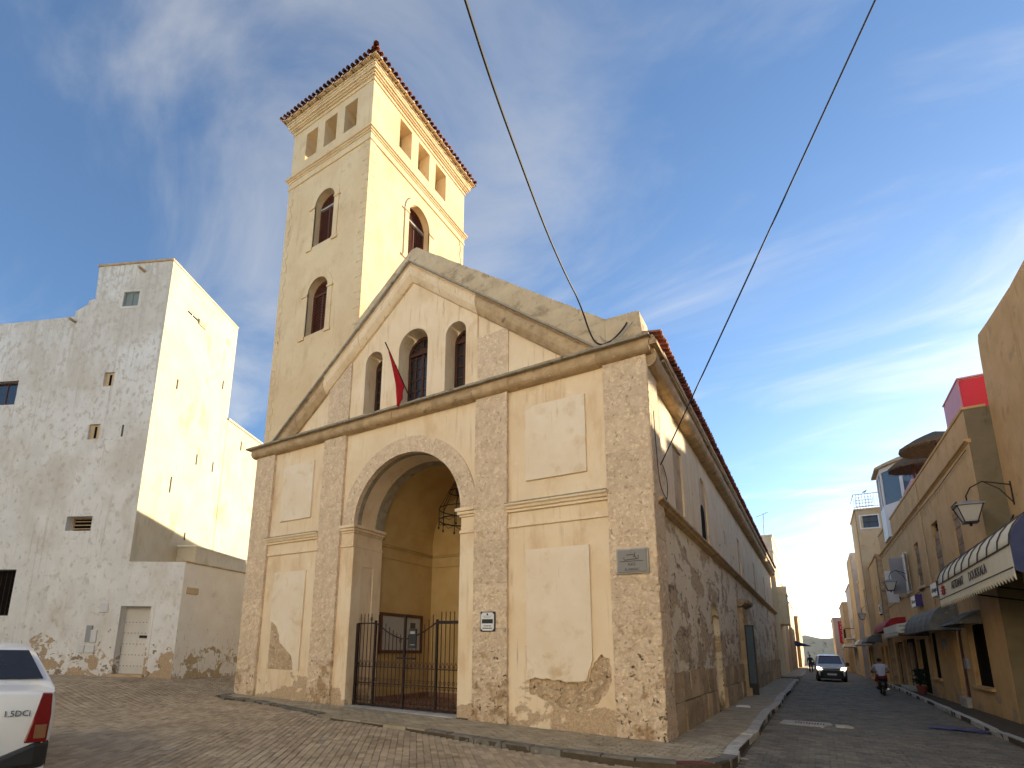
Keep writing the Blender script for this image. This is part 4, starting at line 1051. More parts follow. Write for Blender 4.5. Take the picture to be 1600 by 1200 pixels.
# street name plaque at the corner
pq = empty('street_plaque', (-.48, 0, 3.3), label='grey stone street name plaque on the corner pier', cat='plaque')
bm = B(); fbox(bm, FA, -.83, -.16, 3.28, 3.82, .0, .075); obj('mortar_edge', bm, 'kerb', pq, bevel=.02)
bm = B(); fbox(bm, FA, -.80, -.19, 3.31, 3.79, .02, .10); obj('slab', bm, 'plaque_grey', pq, bevel=.02)
text('PLACE', .085, FA, -.50, 3.47, .102, 'plaque_ink', pq, width=.15); text('AL HANSALI', .075, FA, -.50, 3.37, .102, 'plaque_ink', pq, width=.30)
bm = B(); fbox(bm, FA, -.75, -.26, 3.535, 3.548, .1, .106)
def stroke(pts, r=.008): tube(bm, [FA(a, b, .104) for a, b in pts], r, 5)
stroke([(-.42, 3.72), (-.43, 3.68), (-.48, 3.675), (-.53, 3.68), (-.58, 3.675), (-.60, 3.69)]); stroke([(-.52, 3.73), (-.51, 3.735)]); stroke([(-.36, 3.66), (-.36, 3.58), (-.40, 3.585), (-.48, 3.58), (-.56, 3.575), (-.63, 3.57), (-.66, 3.58)]); stroke([(-.40, 3.585), (-.41, 3.62), (-.45, 3.64), (-.42, 3.65)]); stroke([(-.66, 3.625), (-.66, 3.60)]); stroke([(-.47, 3.62), (-.43, 3.66)], .006)
obj('lettering', bm, 'plaque_ink', pq, kind='stuff')
ts = empty('visitor_sign', (-4.0, 0, 2.1), label='small white visitor sign in dark frame on the pilaster beside the gate', cat='sign')
bm = B(); fbox(bm, FA, -4.20, -3.80, 2.10, 2.57, .01, .06); obj('frame', bm, 'black_paint', ts, bevel=.01)
bm = B(); plate(bm, FA, [(-4.13, 2.12), (-3.87, 2.12), (-3.82, 2.17), (-3.82, 2.50), (-3.87, 2.55), (-4.13, 2.55), (-4.18, 2.50), (-4.18, 2.17)], d0=.055, d1=.066); obj('face', bm, 'paper_white', ts)
bm = B(); plate(bm, FA, rect(-4.15, -3.85, 2.29, 2.39), d0=.066, d1=.070); fbox(bm, FA, -4.02, -3.98, 2.48, 2.53, .066, .069); obj('panel', bm, 'black_paint', ts)
bm = B()
for z, a0, a1, t in ((2.22, -4.10, -3.90, .022), (2.16, -4.13, -3.87, .03), (2.43, -4.10, -3.9, .008), (2.46, -4.12, -3.88, .008)):
    x = a0
    while x < a1: l = random.uniform(.012, .03); fbox(bm, FA, x, min(x + l, a1), z, z + t, .066, .069); x += l + .009
obj('lettering', bm, 'plaque_ink', ts, kind='stuff')

# overhead cables
def cable(name, pts, r, mat, label):
    cu_ = bpy.data.curves.new(name, 'CURVE'); cu_.dimensions = '3D'; sp = cu_.splines.new('NURBS'); sp.points.add(len(pts) - 1)
    for q, p in zip(sp.points, pts): q.co = (*p, 1)
    sp.use_endpoint_u = True; sp.order_u = 3; cu_.bevel_depth = r; cu_.bevel_resolution = 2; cu_.resolution_u = 10
    t = bpy.data.objects.new(name, cu_); link(t); bpy.context.view_layer.update()
    me = bpy.data.meshes.new_from_object(t.evaluated_get(bpy.context.evaluated_depsgraph_get())); bpy.data.objects.remove(t)
    me.materials.clear(); me.materials.append(MATS[mat])
    for p in me.polygons: p.use_smooth = True
    o = bpy.data.objects.new(name, me); link(o); WM[o] = Matrix.Identity(4); return tag(o, label, 'cable', 'overhead cables')
pp = [((700, -90), -7.9), ((727, 0), -7.3), ((770, 135), -6.2), ((812, 250), -4.9), ((853, 360), -3.2), ((885, 432), -1.7), ((905, 470), -.7)]
cable('cable', [PX(p, 1, y) for p, y in pp] + [FA(-1.22, 9.0, .06), FA(-1.05, 8.72, .06), FA(-.78, 8.68, .08), FA(-.45, 8.95, .04), FA(-.38, 9.12, .0)], .019, 'cable_black', 'black sagging cable running to the gable end of the church')
cable('cable', [FA(-.25, 9.08, .02), FA(-.35, 8.95, .06), FA(-.55, 8.74, .07), FA(-.9, 8.72, .06), FA(-1.0, 8.95, .05)], .014, 'cable_grey', 'short pale looped cable hanging on the gable end block')
e0 = Vector((.08, .45, 5.72)); e1 = PX((1365, 0), 0, 4.2); e2 = e0 + (e1 - e0) * 1.75
pts = [e0 + (e2 - e0) * (i / 12) for i in range(13)]
for i, p in enumerate(pts): p.z -= .05 * math.sin(math.pi * i / 12)
cable('cable', pts, .014, 'cable_black', 'straight dark cable tied to the church corner and rising over the street')
cable('cable', [Vector((.12, .45, 5.72)), Vector((.12, .75, 5.6)), Vector((.1, .95, 5.3)), Vector((.08, .85, 5.0)), Vector((.14, .55, 4.95)), Vector((.06, .35, 5.2)), Vector((.05, .25, 6.0)), Vector((.05, .2, 6.9))], .009, 'cable_black', 'thin loose cable looping down the church corner')
bm = B(); tube(bm, [(e2.x + .2, e2.y, 10.5), (e2.x + .2, e2.y, e2.z + .3)], .05, 8); tag(obj('cable_mast', bm, 'iron'), 'iron mast on the flat roof that carries the straight cable', 'mast')
# television aerial behind the nave roof
bm = B(); a0 = PX((1194, 842), 1, 41.5); tube(bm, [a0 - Vector((0, 0, .6)), a0 + Vector((.05, 0, 1.2)), a0 + Vector((.12, 0, 2.3))], .03, 6); tube(bm, [a0 + Vector((-.5, 0, 2.0)), a0 + Vector((.5, 0, 2.35))], .02, 6); tube(bm, [a0 + Vector((-.3, -.2, 2.0)), a0 + Vector((-.3, .3, 2.15))], .015, 5); tube(bm, [a0 + Vector((.3, -.2, 2.3)), a0 + Vector((.3, .3, 2.3))], .015, 5)
tag(obj('aerial', bm, 'cable_grey'), 'thin television aerial standing on the cream building', 'aerial')
# litter and the metal drain cover
bm = B()
for k in range(5): lathe(bm, [(.02, 0), (.10, .01), (.08, .05), (.02, .07)], (.30 + .06 * k, 8.5 + .05 * (k % 2), .01), 7)
tag(obj('litter', bm, 'paper_white'), 'crumpled white litter on the pavement beside the church', 'litter')
q = [PX(p, 2, -.09) for p in ((1228, 1127), (1232, 1134), (1300, 1140), (1303, 1131))]
bm = B(); c = Vector((2.2, 6.1, -.095)); FDn = Fr(c, (1, -.05, 0), (0, 0, 1), v=(.05, 1, 0))
dr = empty('drain_cover', c, label='pale cracked drain cover slab set in the street', cat='drain cover')
plate(bm, FDn, [(-.62, -.42), (-.60, .42), (.45, .50), (.52, .1), (.38, -.1), (.36, -.50)], d0=-.05, d1=.022); obj('slab', bm, 'kerb', dr)
bm = B()
for k in range(11): fbox(bm, FDn, -.30 + k * .062, -.27 + k * .062, -.18 + .05 * math.sin(k * 2.3), .16 + .05 * math.sin(k * 1.7), .02, .026)
obj('grating', bm, 'joint', dr)
bm = B(); plate(bm, FDn, [(.60, -.25), (.58, .15), (.85, .12), (.98, -.25)], d0=-.05, d1=.035); obj('broken_piece', bm, 'kerb', dr)
bm = B(); FT = Fr((5.35, 7.3, -.09), (1, -.35, 0), (0, 0, 1), v=(.35, 1, 0)); g = [[bm.verts.new(FT(-.55 + 1.15 * i / 10, -.28 + .5 * j / 4, .02 + .03 * noise.noise(Vector((i * .7, j * .9, 2))))) for i in range(11)] for j in range(5)]
for j in range(4):
    for i in range(10): bm.faces.new((g[j][i], g[j][i + 1], g[j + 1][i + 1], g[j + 1][i]))
o = tag(obj('tarpaulin', bm, 'tarp_blue'), 'flattened dark blue plastic sheet lying by the kerb', 'tarpaulin'); o.modifiers.new('t', 'SOLIDIFY').thickness = .008

# ------------------------------------------------------------------ white house on the left
HD = 24.0
r_ = ray((203, 870)); r_ = r_ / math.hypot(r_.x, r_.y); HC = CAM + r_ * HD; HC.z = 0
ha = math.radians(25)
UF = Vector((-math.cos(ha), -math.sin(ha), 0)); NF = Vector((math.sin(ha), -math.cos(ha), 0)); WS = Vector((-math.sin(ha), math.cos(ha), 0))
HF = Fr(HC, UF, NF); HS = Fr(HC, WS, -UF)
def hp(*p): return HF.px(p)
def hq(*p): return HS.px(p)
house = empty('white_house', tuple(HC + UF * 4 + WS * 2 + Vector((0, 0, .4))), label='tall white house with peeling stained plaster and sunlit cream side', cat='house')
HT = hp(275, 407)[1]; st0 = hp(155, 420); st1 = hp(147, 475); st2 = hp(118, 490); rl = hp(0, 510)
holes = []
def hr(p0, p1):
    (a0, b0), (a1, b1) = hp(*p0), hp(*p1); return rect(min(a0, a1), max(a0, a1), min(b0, b1), max(b0, b1))
Wg = hr((195, 457), (215, 477)); Wv = hr((105, 807), (141, 829)); Wl = hr((-14, 597), (22, 632)); Wb = hr((-20, 890), (12, 962)); N1 = hr((164, 582), (176, 603)); N2 = hr((140, 663), (153, 686)); Dr = hr((190, 947), (222, 1056)); Dr[0] = (Dr[0][0], .4); Dr[1] = (Dr[1][0], .4)
Dr = rect(Dr[0][0], Dr[1][0], -.3, Dr[2][1])
bm = B()
LOWU = hp(290, 878)[0]; LOWZ = hp(290, 878)[1]
outer = [(.0, LOWZ), (0, HT), (st0[0], HT), (st1[0] - .02, st1[1] + .25), (st1[0] + .25, st1[1] + .2), (st1[0] + .3, st1[1]), (st2[0], st2[1] + .12), (st2[0] + .02, st2[1] - .15), (12.0, rl[1]), (12.0, -.5), (.0 + Dr[1][0] + .3 if False else 0.0, -.5)]
# the front wall runs on past the tall corner as the annex
outer = [(LOWU, -.5), (LOWU, LOWZ), (0, LOWZ + .02), (0, HT), (st0[0], HT), (st1[0] - .02, st1[1] + .25), (st1[0] + .25, st1[1] + .2), (st1[0] + .3, st1[1]), (st2[0], st2[1] + .12), (st2[0] + .02, st2[1] - .15), (12.0, rl[1]), (12.0, -.5)]
plate(bm, HF, outer, [Wg, Wv, Wl, Wb, N1, N2, Dr], d0=-.5, d1=0); obj('front_wall', bm, 'white_wall', house)
S1 = hq(372, 515)[0]
sw = [rect(hq(294, 478)[0], hq(314, 478)[0], hq(314, 508)[1], hq(294, 478)[1] - .1), rect(hq(355, 528)[0], hq(359, 542)[0], hq(359, 542)[1], hq(355, 528)[1])]
bm = B(); plate(bm, HS, rect(.001, S1, LOWZ - .6, HT), [sw[0]], d0=-.5, d1=.001); obj('side_wall', bm, 'cream_wall', house)
bm = B(); plate(bm, Fr(HC + WS * S1, UF, WS), rect(.5, 5.2, 0, HT - 1), d0=-.5, d1=0); box(bm, 0, 0, 0, 0, 0, 0) if False else None
fbox(bm, HF, .5, st0[0] - .01, HT - .5, HT - .3, -S1, -.5); fbox(bm, HF, st0[0], 12, rl[1] - .6, rl[1] - .35, -S1, -.5)
fbox(bm, HF, st0[0] - .3, st0[0] - .001, rl[1] - .8, HT - .01, -S1, -.51); obj('roof_slab', bm, 'white_wall', house)
bm = B(); sweep(bm, HF, [(-.03, HT), (st0[0] + .04, HT)], [(0, -.52), (0, .04), (.09, .05), (.10, -.52)]); obj('coping', bm, 'old_stone', house)
bm = B(); sweep(bm, HS, [(.03, HT), (S1, HT)], [(0, -.5), (0, .035), (.08, .04), (.09, -.5)]); obj('side_coping', bm, 'cream_wall', house)
def backing(f, rc, d, mat, parent, name='pane', g=.03):
    bm = B(); fbox(bm, f, rc[0][0] - g, rc[1][0] + g, rc[0][1] - g, rc[2][1] + g, d - .02, d); return obj(name, bm, mat, parent)
def grid(f, rc, d, nx, nz, t, mat, parent, name='frame', edge=.05):
    bm = B(); a0, a1, b0, b1 = rc[0][0], rc[1][0], rc[0][1], rc[2][1]
    plate(bm, f, rect(a0 - .01, a1 + .01, b0 - .01, b1 + .01), [rect(a0 + edge, a1 - edge, b0 + edge, b1 - edge)], d0=d - .04, d1=d)
    for i in range(1, nx): x = a0 + (a1 - a0) * i / nx; fbox(bm, f, x - t, x + t, b0 + edge, b1 - edge, d - .03, d - .004)
    for i in range(1, nz): z = b0 + (b1 - b0) * i / nz; fbox(bm, f, a0 + edge, a1 - edge, z - t, z + t, d - .029, d - .006)
    return obj(name, bm, mat, parent)
def win(f, rc, d, nx, nz, fmat, gmat, parent, t=.02):
    w_ = bpy.data.objects.new('window', None); put(w_, parent); grid(f, rc, d, nx, nz, t, fmat, w_); backing(f, rc, d - .025, gmat, w_); return w_
win(HF, Wg, -.05, 2, 1, 'green_shutter', 'green_shutter', house, t=.03)
bm = B(); plate(bm, HF, rect(Wg[0][0] - .16, Wg[1][0] + .12, Wg[0][1] - .12, Wg[2][1] + .1), [rect(Wg[0][0] - .02, Wg[1][0] + .02, Wg[0][1] - .02, Wg[2][1] + .02)], d0=-.05, d1=.012); obj('window_surround', bm, 'pale_wall', house)
win(HF, Wl, -.18, 2, 1, 'wood', 'dark_glass', house); win(HF, Wb, -.25, 6, 1, 'iron', 'void', house, t=.012)
backing(HF, Wv, -.42, 'void', house, 'vent_recess'); grid(HF, Wv, -.30, 1, 4, .02, 'old_stone', house, 'vent_bars')
for nrc in (N1, N2):
    backing(HF, nrc, -.10, 'ochre_pale', house, 'niche_back'); bm = B(); a = (nrc[0][0] + nrc[1][0]) / 2; fbox(bm, HF, a - .05, a + .05, nrc[0][1] + .08, nrc[2][1] - .08, -.11, -.085); obj('slit', bm, 'void', house)
sw1 = win(HS, sw[0], -.03, 2, 1, 'pale_wall', 'dark_glass', house)
bm = B(); a = sw[0][1][0]; fbox(bm, HS, a, a + .5, sw[0][0][1] - .05, sw[0][2][1], .002, .05); obj('shutter', bm, 'ochre_pale', house)
bm = B(); fbox(bm, HS, sw[1][0][0], sw[1][1][0], sw[1][0][1], sw[1][2][1], -.01, .015); obj('vent_cover', bm, 'old_stone', house)
bm = B()
for p, l in (((278, 593), .45), ((349, 595), .45), ((308, 710), .5), ((333, 722), .5), ((268, 745), .7), ((289, 832), .35)):
    a, b = hq(*p); bm = B(); fbox(bm, HS, a - .025, a + .025, b - l, b, -.01, .03); obj('wall_tie', bm, 'plaque_ink', house)
for p, l in (((193, 664), .5),):
    a, b = hp(*p); bm = B(); fbox(bm, HF, a - .035, a + .035, b - l, b, -.01, .02); obj('wall_tie', bm, 'plaque_ink', house)
for p in ((226, 424), (118, 503)):
    a, b = hp(*p); bm = B(); tube(bm, [HF(a, b, -.02), HF(a, b - .03, .35)], .06, 8); obj('water_spout', bm, 'old_stone', house)
# studded door, meter boxes, plates
dd = bpy.data.objects.new('door', None); put(dd, house)
a0, a1, b1 = Dr[0][0], Dr[1][0], Dr[2][1]; g0 = gz(HF((a0 + a1) / 2, 0).x, HF((a0 + a1) / 2, 0).y)
bm = B(); fbox(bm, HF, a0, a1, g0 + .06, b1, -.36, -.30); obj('leaf', bm, 'pale_wall', dd)
bm = B()
for zz_ in (g0 + .35, g0 + .75, g0 + 1.15, g0 + 1.55, g0 + 1.95):
    for i in range(9): lathe(bm, [(.001, 0), (.022, .001), (.012, .02)], tuple(HF(a0 + .05 + (a1 - a0 - .1) * i / 8, zz_, -.29)), 6)
for i in range(14): lathe(bm, [(.001, 0), (.018, .001), (.012, .02)], tuple(HF(a0 + .06, g0 + .2 + i * .17, -.29)), 6)
obj('stud', bm, 'iron', dd, kind='stuff')
bm = B(); fbox(bm, HF, a0 + .25, a0 + .55, g0 + 1.38, g0 + 1.48, -.30, -.27); obj('lock', bm, 'iron', dd)
bm = B(); fbox(bm, HF, a0 - .1, a1 + .05, g0 - .3, g0 + .08, -.45, .15); obj('doorstep', bm, 'old_stone', dd)
bm = B(); plate(bm, HF, [(a0 - .14, g0 - .2), (a0, g0 - .2), (a0, b1), (a1, b1), (a1, g0 - .2), (a1 + .14, g0 - .2), (a1 + .14, b1 + .16), (a0 - .14, b1 + .16)], d0=-.05, d1=.02); obj('door_surround', bm, 'white_wall', house)
for (p0, p1, m) in (((137, 977), (142, 1003), 'shutter_grey'), ((143, 984), (150, 1004), 'ac_white'), ((122, 1008), (131, 1020), 'ac_white'), ((135, 1008), (147, 1020), 'ac_white'), ((158, 942), (169, 957), 'ac_white'), ((40, 1020), (49, 1031), 'shutter_grey')):
    rc = hr(p0, p1); bm = B(); fbox(bm, HF, rc[0][0], rc[1][0], rc[0][1], rc[2][1], -.02, .05); obj('meter_box', bm, m, house, bevel=.015)
# annex side, rear house, roof box
annex = empty('annex_house', tuple(HF(LOWU, .4)), label='low whitewashed annex beside the studded door with yellowed side wall', cat='house')
A0 = HF(LOWU, 0); aang = math.radians(104); AU = Vector((math.cos(aang), math.sin(aang), 0)); AS = Fr(A0, AU, (AU.y, -AU.x, 0))
bm = B(); plate(bm, AS, [(.002, -.5), (12, -.5), (12, LOWZ - .02), (.002, LOWZ - .01)], d0=-.4, d1=.002); obj('wall', bm, 'annex_wall', annex)
bm = B(); vq = [HF(LOWU + .3, LOWZ - .25, -.3), HF(.3, LOWZ - .25, -.3), HF(.3, LOWZ - .25, -11), AS(11.5, LOWZ - .25, -.2)]; bm.faces.new([bm.verts.new(p) for p in vq]); obj('roof', bm, 'annex_wall', annex)
bm = B(); sweep(bm, AS, [(-.02, LOWZ - .01), (12, LOWZ - .01)], [(0, -.4), (0, .03), (.05, .035), (.06, -.4)]); obj('coping', bm, 'old_stone', annex)
q0, q1 = AS.px((292, 917)), AS.px((309, 930)); bm = B(); fbox(bm, AS, q0[0], q1[0], q1[1], q0[1], .0, .03); obj('plaque', bm, 'ochre_pale', annex, bevel=.03)
bx = empty('roof_box', tuple(HS(3, LOWZ, 1)), label='low cream box on the annex roof against the sunlit wall', cat='roof box')
b0 = HS.px((277, 856)); b2 = HS.px((357, 866)); bm = B(); fbox(bm, HS, b0[0], 6.6, LOWZ - .4, b0[1] + .05, .01, .9); obj('body', bm, 'cream_wall', bx)
bm = B(); fbox(bm, HS, b0[0] - .05, 6.65, b0[1] + .051, b0[1] + .1, .0, .95); obj('lid', bm, 'annex_wall', bx)
rear = empty('rear_house', tuple(HS(S1 + 4, .4)), label='lower sunlit cream house standing behind the tall white house', cat='house')
RZ0 = hq(357, 657)[1]; bm = B(); fbox(bm, HS, S1 + .02, S1 + 9, -.3, RZ0, -6, .012); obj('wall', bm, 'cream_wall', rear)
bm = B(); sweep(bm, HS, [(S1 + .02, RZ0), (S1 + 9, RZ0)], [(0, -.4), (0, .07), (.10, .09), (.11, -.4)]); obj('coping', bm, 'cream_wall', rear)
bm = B(); a, b = hq(377, 690); fbox(bm, HS, a - .03, a + .03, b - .5, b, .01, .04); obj('wall_tie', bm, 'plaque_ink', rear)

# ------------------------------------------------------------------ right side of the street
w0_, w1_ = Vector((6.95, 9.3, 0)), Vector((6.62, 30, 0))
WU = (w1_ - w0_).normalized(); WN = Vector((-WU.y, WU.x, 0))
WN = WN if WN.x < 0 else -WN
RW_ = Fr(w0_, WU, WN)
def wr(p0, p1):
    (a0, b0), (a1, b1) = RW_.px(p0), RW_.px(p1); return rect(min(a0, a1), max(a0, a1), min(b0, b1), max(b0, b1))
cafe = empty('ochre_cafe_house', (9, 19, 0), label='long ochre house with bricked-up upper windows above the awnings', cat='house')
RL = 22.3; RT = 8.95
up = [rect(2.45, 3.42, 4.85, 6.72), rect(5.65, 6.75, 4.82, 6.78), rect(9.95, 11.0, 4.75, 6.70)]
lowr = [rect(1.95, 4.0, .80, 2.75), rect(4.95, 6.25, .05, 2.75), rect(9.4, 11.0, .80, 2.7), rect(11.9, 14.2, .0, 2.5), rect(14.6, 18.3, .0, 2.6), rect(18.7, 21.8, .0, 2.5)]
shw = rect(13.15, 14.25, 4.85, 6.65)
bm = B(); plate(bm, RW_, [(0, -.3), (RL, -.3), (RL, RT + .22), (0, RT)], up + lowr + [shw], d0=-.13, d1=0); obj('street_wall', bm, 'ochre', cafe)
bm = B(); sweep(bm, RW_, [(-.02, 7.92), (RL, 7.92)], [(0, -.05), (0, .02), (.04, .05), (.05, .10), (.10, .11), (.11, -.05)]); sweep(bm, RW_, [(-.02, RT), (RL, RT + .22)], [(0, -.5), (0, .03), (.07, .045), (.08, -.5)]); obj('moulding', bm, 'ochre', cafe)
bm = B(); FO = Fr(w0_, (1, 0, 0), (0, -1, 0)); plate(bm, FO, rect(.002, 5, -.3, RT), d0=-.4, d1=0); obj('end_wall', bm, 'olive_wall', cafe)
bm = B(); fbox(bm, RW_, .4, RL, RT - .7, RT - .5, -6, -.5); fbox(bm, RW_, RL - .4, RL, -.3, RT, -6, -.5); obj('roof', bm, 'ochre_pale', cafe)
for h in up:                              # openings filled with courses of rough blocks
    z = h[0][1] + .02; k = 0; a0, a1 = h[0][0], h[1][0]
    bm = B(); fbox(bm, RW_, a0 - .02, a1 + .02, h[0][1] - .02, h[2][1] + .02, -.36, -.14); obj('window_recess', bm, 'void', cafe)
    while z < h[2][1] - .45:
        hh = random.uniform(.2, .34)
        obj('infill_block', roughblock(RW_, a0 + .01, a1 - .01, z, z + hh - .015, -.125, -.035 + random.uniform(-.022, .02), amp=.010, step=.2, seed=k), 'infill_brick', cafe); z += hh; k += 1
    bm = B(); fbox(bm, RW_, a0 - .1, a1 + .1, h[0][1] - .12, h[0][1] - .001, -.1, .10); obj('sill', bm, 'ochre_pale', cafe, bevel=.01)
for i, h in enumerate(lowr):
    backing(RW_, h, -.14, 'void' if i != 1 else 'wood', cafe, 'shop_opening' if i > 2 else ('door' if i == 1 else 'dark_window'))
    if i in (0, 2): bm = B(); fbox(bm, RW_, h[0][0] - .12, h[1][0] + .12, h[0][1] - .1, h[0][1] - .001, -.1, .09); obj('sill', bm, 'ochre', cafe, bevel=.01)
bm = B(); fbox(bm, RW_, 5.0, 6.05, -.1, .30, -.3, .12); obj('doorstep', bm, 'kerb', cafe, bevel=.02)
bm = B(); fbox(bm, RW_, 14.8, 18.6, -.1, .14, -.2, .35); obj('shop_step', bm, 'kerb', cafe, bevel=.02)
bm = B()
for a in (15.9, 16.9, 17.6): fbox(bm, RW_, a, a + .35, .14, 2.3, -.139, -.10)
obj('shop_door', bm, 'wood', cafe)
for a in (16.4, 19.9): bm = B(); fbox(bm, RW_, a, a + .12, .1, 2.4, -.138, .02); obj('shop_post', bm, 'ochre_pale', cafe)
# open shuttered window
sh = bpy.data.objects.new('window', None); put(sh, cafe)
backing(RW_, shw, -.14, 'void', sh, 'recess')
bm = B(); plate(bm, RW_, rect(13.05, 14.35, 4.75, 6.75), [shw], d0=-.05, d1=.04); obj('frame', bm, 'white_paint', sh)
for a, dr_ in ((14.27, 1), (13.1, .1)):
    u2 = (WN + WU * .35).normalized() if a > 13.5 else (WN * .30 - WU).normalized(); f2 = Fr(RW_(a, 4.8, .05), u2, (u2.y, -u2.x, 0))
    bm = B(); fbox(bm, f2, 0, .55, 0, 1.85, -.02, .02); obj('shutter', bm, 'shutter_grey' if a > 13.5 else 'white_paint', sh)
    bm = B()
    for k in range(22): fbox(bm, f2, .05, .50, .08 + k * .078, .11 + k * .078, -.032, .032)
    obj('louvre', bm, 'shutter_grey' if a > 13.5 else 'white_paint', sh)
def acunit(p, w, h, d, label, f=RW_, a=None, b=None):
    a, b = f.px(p) if a is None else (a, b)
    t = empty('air_conditioner', tuple(f(a, b - h / 2, 0)), label=label, cat='air conditioner')
    bm = B(); fbox(bm, f, a - w / 2, a + w / 2, b - h / 2, b + h / 2, .06, d); obj('case', bm, 'ac_white', t, bevel=.02)
    bm = B()
    for k in range(6): tube(bm, [f(a - w * .15 + .0, b, d + .004)] + [f(a - w * .15 + h * .06 * (k + 1) * math.cos(q), b + h * .06 * (k + 1) * math.sin(q), d + .004) for q in (0, .8, 1.6, 2.4, 3.2, 4, 4.8, 5.6, 6.28)], .006, 4)
    obj('fan_grille', bm, 'plaque_ink', t)
    bm = B(); fbox(bm, f, a - w * .35, a - w * .3, b - h / 2 - .06, b - h / 2 - .002, .0, d); fbox(bm, f, a + w * .3, a + w * .35, b - h / 2 - .06, b - h / 2 - .002, .0, d); obj('bracket', bm, 'iron', t)
    return t
pb = empty('wall_panel_sign', tuple(RW_(19, 4.5)), label='large blank white board mounted on the ochre house beside the grey shutters', cat='board')
bm = B(); fbox(bm, Fr(RW_(17.0, 4.55, .05), WN, -WU), 0, .50, 0, 1.75, -.04, .04); obj('board', bm, 'white_paint', pb, bevel=.02)
bm = B(); fbox(bm, Fr(RW_(17.0, 4.55, .0), WN, -WU), -.02, .05, .2, .3, -.03, .03); fbox(bm, Fr(RW_(17.0, 4.55, .0), WN, -WU), -.02, .05, 1.8, 1.9, -.03, .03); obj('bracket', bm, 'iron', pb)
acunit((1384, 952), .75, .6, .32, 'small white air conditioner above the red awning')
# light-box signs
for (a, z, bd, lbl) in ((2.72, 4.30, 'Restaurant', 'small white box sign with purple end beneath the bricked window nearest the house corner'), (6.05, 4.22, 'La Portugaise', 'middle white box sign with purple end beneath the second bricked window'), (10.9, 4.16, 'Bar', 'white box sign with purple end beside the bricked window closest to the shutters')):
    t = empty('box_sign', tuple(RW_(a, z)), label=lbl, cat='sign')
    bm = B(); fbox(bm, RW_, a, a + 1.25, z - .24, z + .26, .03, .24); obj('box', bm, 'sign_white', t, bevel=.01)
    bm = B(); fbox(bm, RW_, a - .03, a - .001, z - .26, z + .28, .0, .26); obj('end_panel', bm, 'sign_purple', t)
    f3 = Fr(RW_(a + .62, z, .242), -WU, WN); text(bd, .26, f3, 0, 0, 0, 'plaque_ink', t, width=.95)
# building nearest the camera on the right, set back from the cafe house
near = empty('near_ochre_building', (9, 2, 0), label='tall plain ochre building set back behind the long awning', cat='house')
NX = 7.52; NFr = Fr((NX, 0, 0), (0, 1, 0), (-1, 0, 0))
bm = B(); plate(bm, NFr, [(-9, -.3), (9.29, -.3)] + [(9.29, 5), (9.29, 8), (9.25, 9.4), (9.2, 10.4), (9.12, 10.95), (9.0, 11.1), (8.0, 10.98), (6.0, 10.8), (-9, 10.6)], [rect(.5, 2.6, 0, 2.6), rect(4.6, 6.8, 0, 2.6)], d0=-3, d1=0); obj('wall', bm, 'ochre', near)
bm = B(); fbox(bm, NFr, .3, 7.0, 0, 2.7, -.6, -.4); obj('shop_opening', bm, 'void', near)

# lanterns on brackets
def lantern(c, wallp, label, s=1.0):
    t = empty('wall_lantern', tuple(wallp), label=label, cat='lantern', group='wall lanterns along the street')
    c = Vector(c); k = s
    top = [(-.24, -.24), (.24, -.24), (.24, .24), (-.24, .24)]; bot = [(-.12, -.12), (.12, -.12), (.12, .12), (-.12, .12)]
    bm = B()
    v1 = [bm.verts.new(c + Vector((x * k * 1.15, y * k * 1.15, .20 * k))) for x, y in top]; v2 = [bm.verts.new(c + Vector((x * k * .3, y * k * .3, .30 * k))) for x, y in top]; v0 = [bm.verts.new(c + Vector((x * k * 1.15, y * k * 1.15, .18 * k))) for x, y in top]
    for r0, r1 in ((v0, v1), (v1, v2)):
        for q in range(4): bm.faces.new((r0[q], r0[(q + 1) % 4], r1[(q + 1) % 4], r1[q]))
    bm.faces.new(v2); bm.faces.new(v0[::-1]); obj('cap', bm, 'shutter_grey', t)
    bm = B()
    for (x, y), (x2, y2) in zip(top, bot): tube(bm, [c + Vector((x * k, y * k, .18 * k)), c + Vector((x2 * k, y2 * k, -.22 * k))], .012 * k, 5)
    fb = Fr(c + Vector((0, 0, -.25 * k)), (1, 0, 0), (0, 0, 1), v=(0, 1, 0)); fbox(bm, fb, -.14 * k, .14 * k, -.14 * k, .14 * k, 0, .03 * k); tube(bm, [c + Vector((0, 0, -.25 * k)), c + Vector((0, 0, -.32 * k))], .03 * k, 6); obj('cage', bm, 'iron', t)
    bm = B()
    a = [bm.verts.new(c + Vector((x * .93 * k, y * .93 * k, .17 * k))) for x, y in top]; b = [bm.verts.new(c + Vector((x * .93 * k, y * .93 * k, -.21 * k))) for x, y in bot]
    for q in range(4): bm.faces.new((a[q], a[(q + 1) % 4], b[(q + 1) % 4], b[q]))
    bm.faces.new(b); o_ = obj('glass', bm, 'frosted', t)
    bm = B(); w = Vector(wallp); e = c + Vector((0, 0, .30 * k))
    tube(bm, [e, e + Vector((0, 0, .14 * k)), e + (w - e) * .12 + Vector((0, 0, .30 * k)), e + (w - e) * .4 + Vector((0, 0, .34 * k)), w], .016 * k, 6)
    tube(bm, [e + (w - e) * .45 + Vector((0, 0, .3 * k)), e + (w - e) * .75 + Vector((0, 0, .0)), w - Vector((0, 0, .45 * k))], .011 * k, 6)
    tube(bm, [w - Vector((0, 0, .5 * k)), w + Vector((0, 0, .1))], .02 * k, 6); obj('bracket', bm, 'iron', t)
    return t
lc = PX((1514, 802), 0, 6.55)
lantern(lc, PX((1579, 757), 0, NX - .01), 'iron wall lantern over the long cream awning', 1.15)
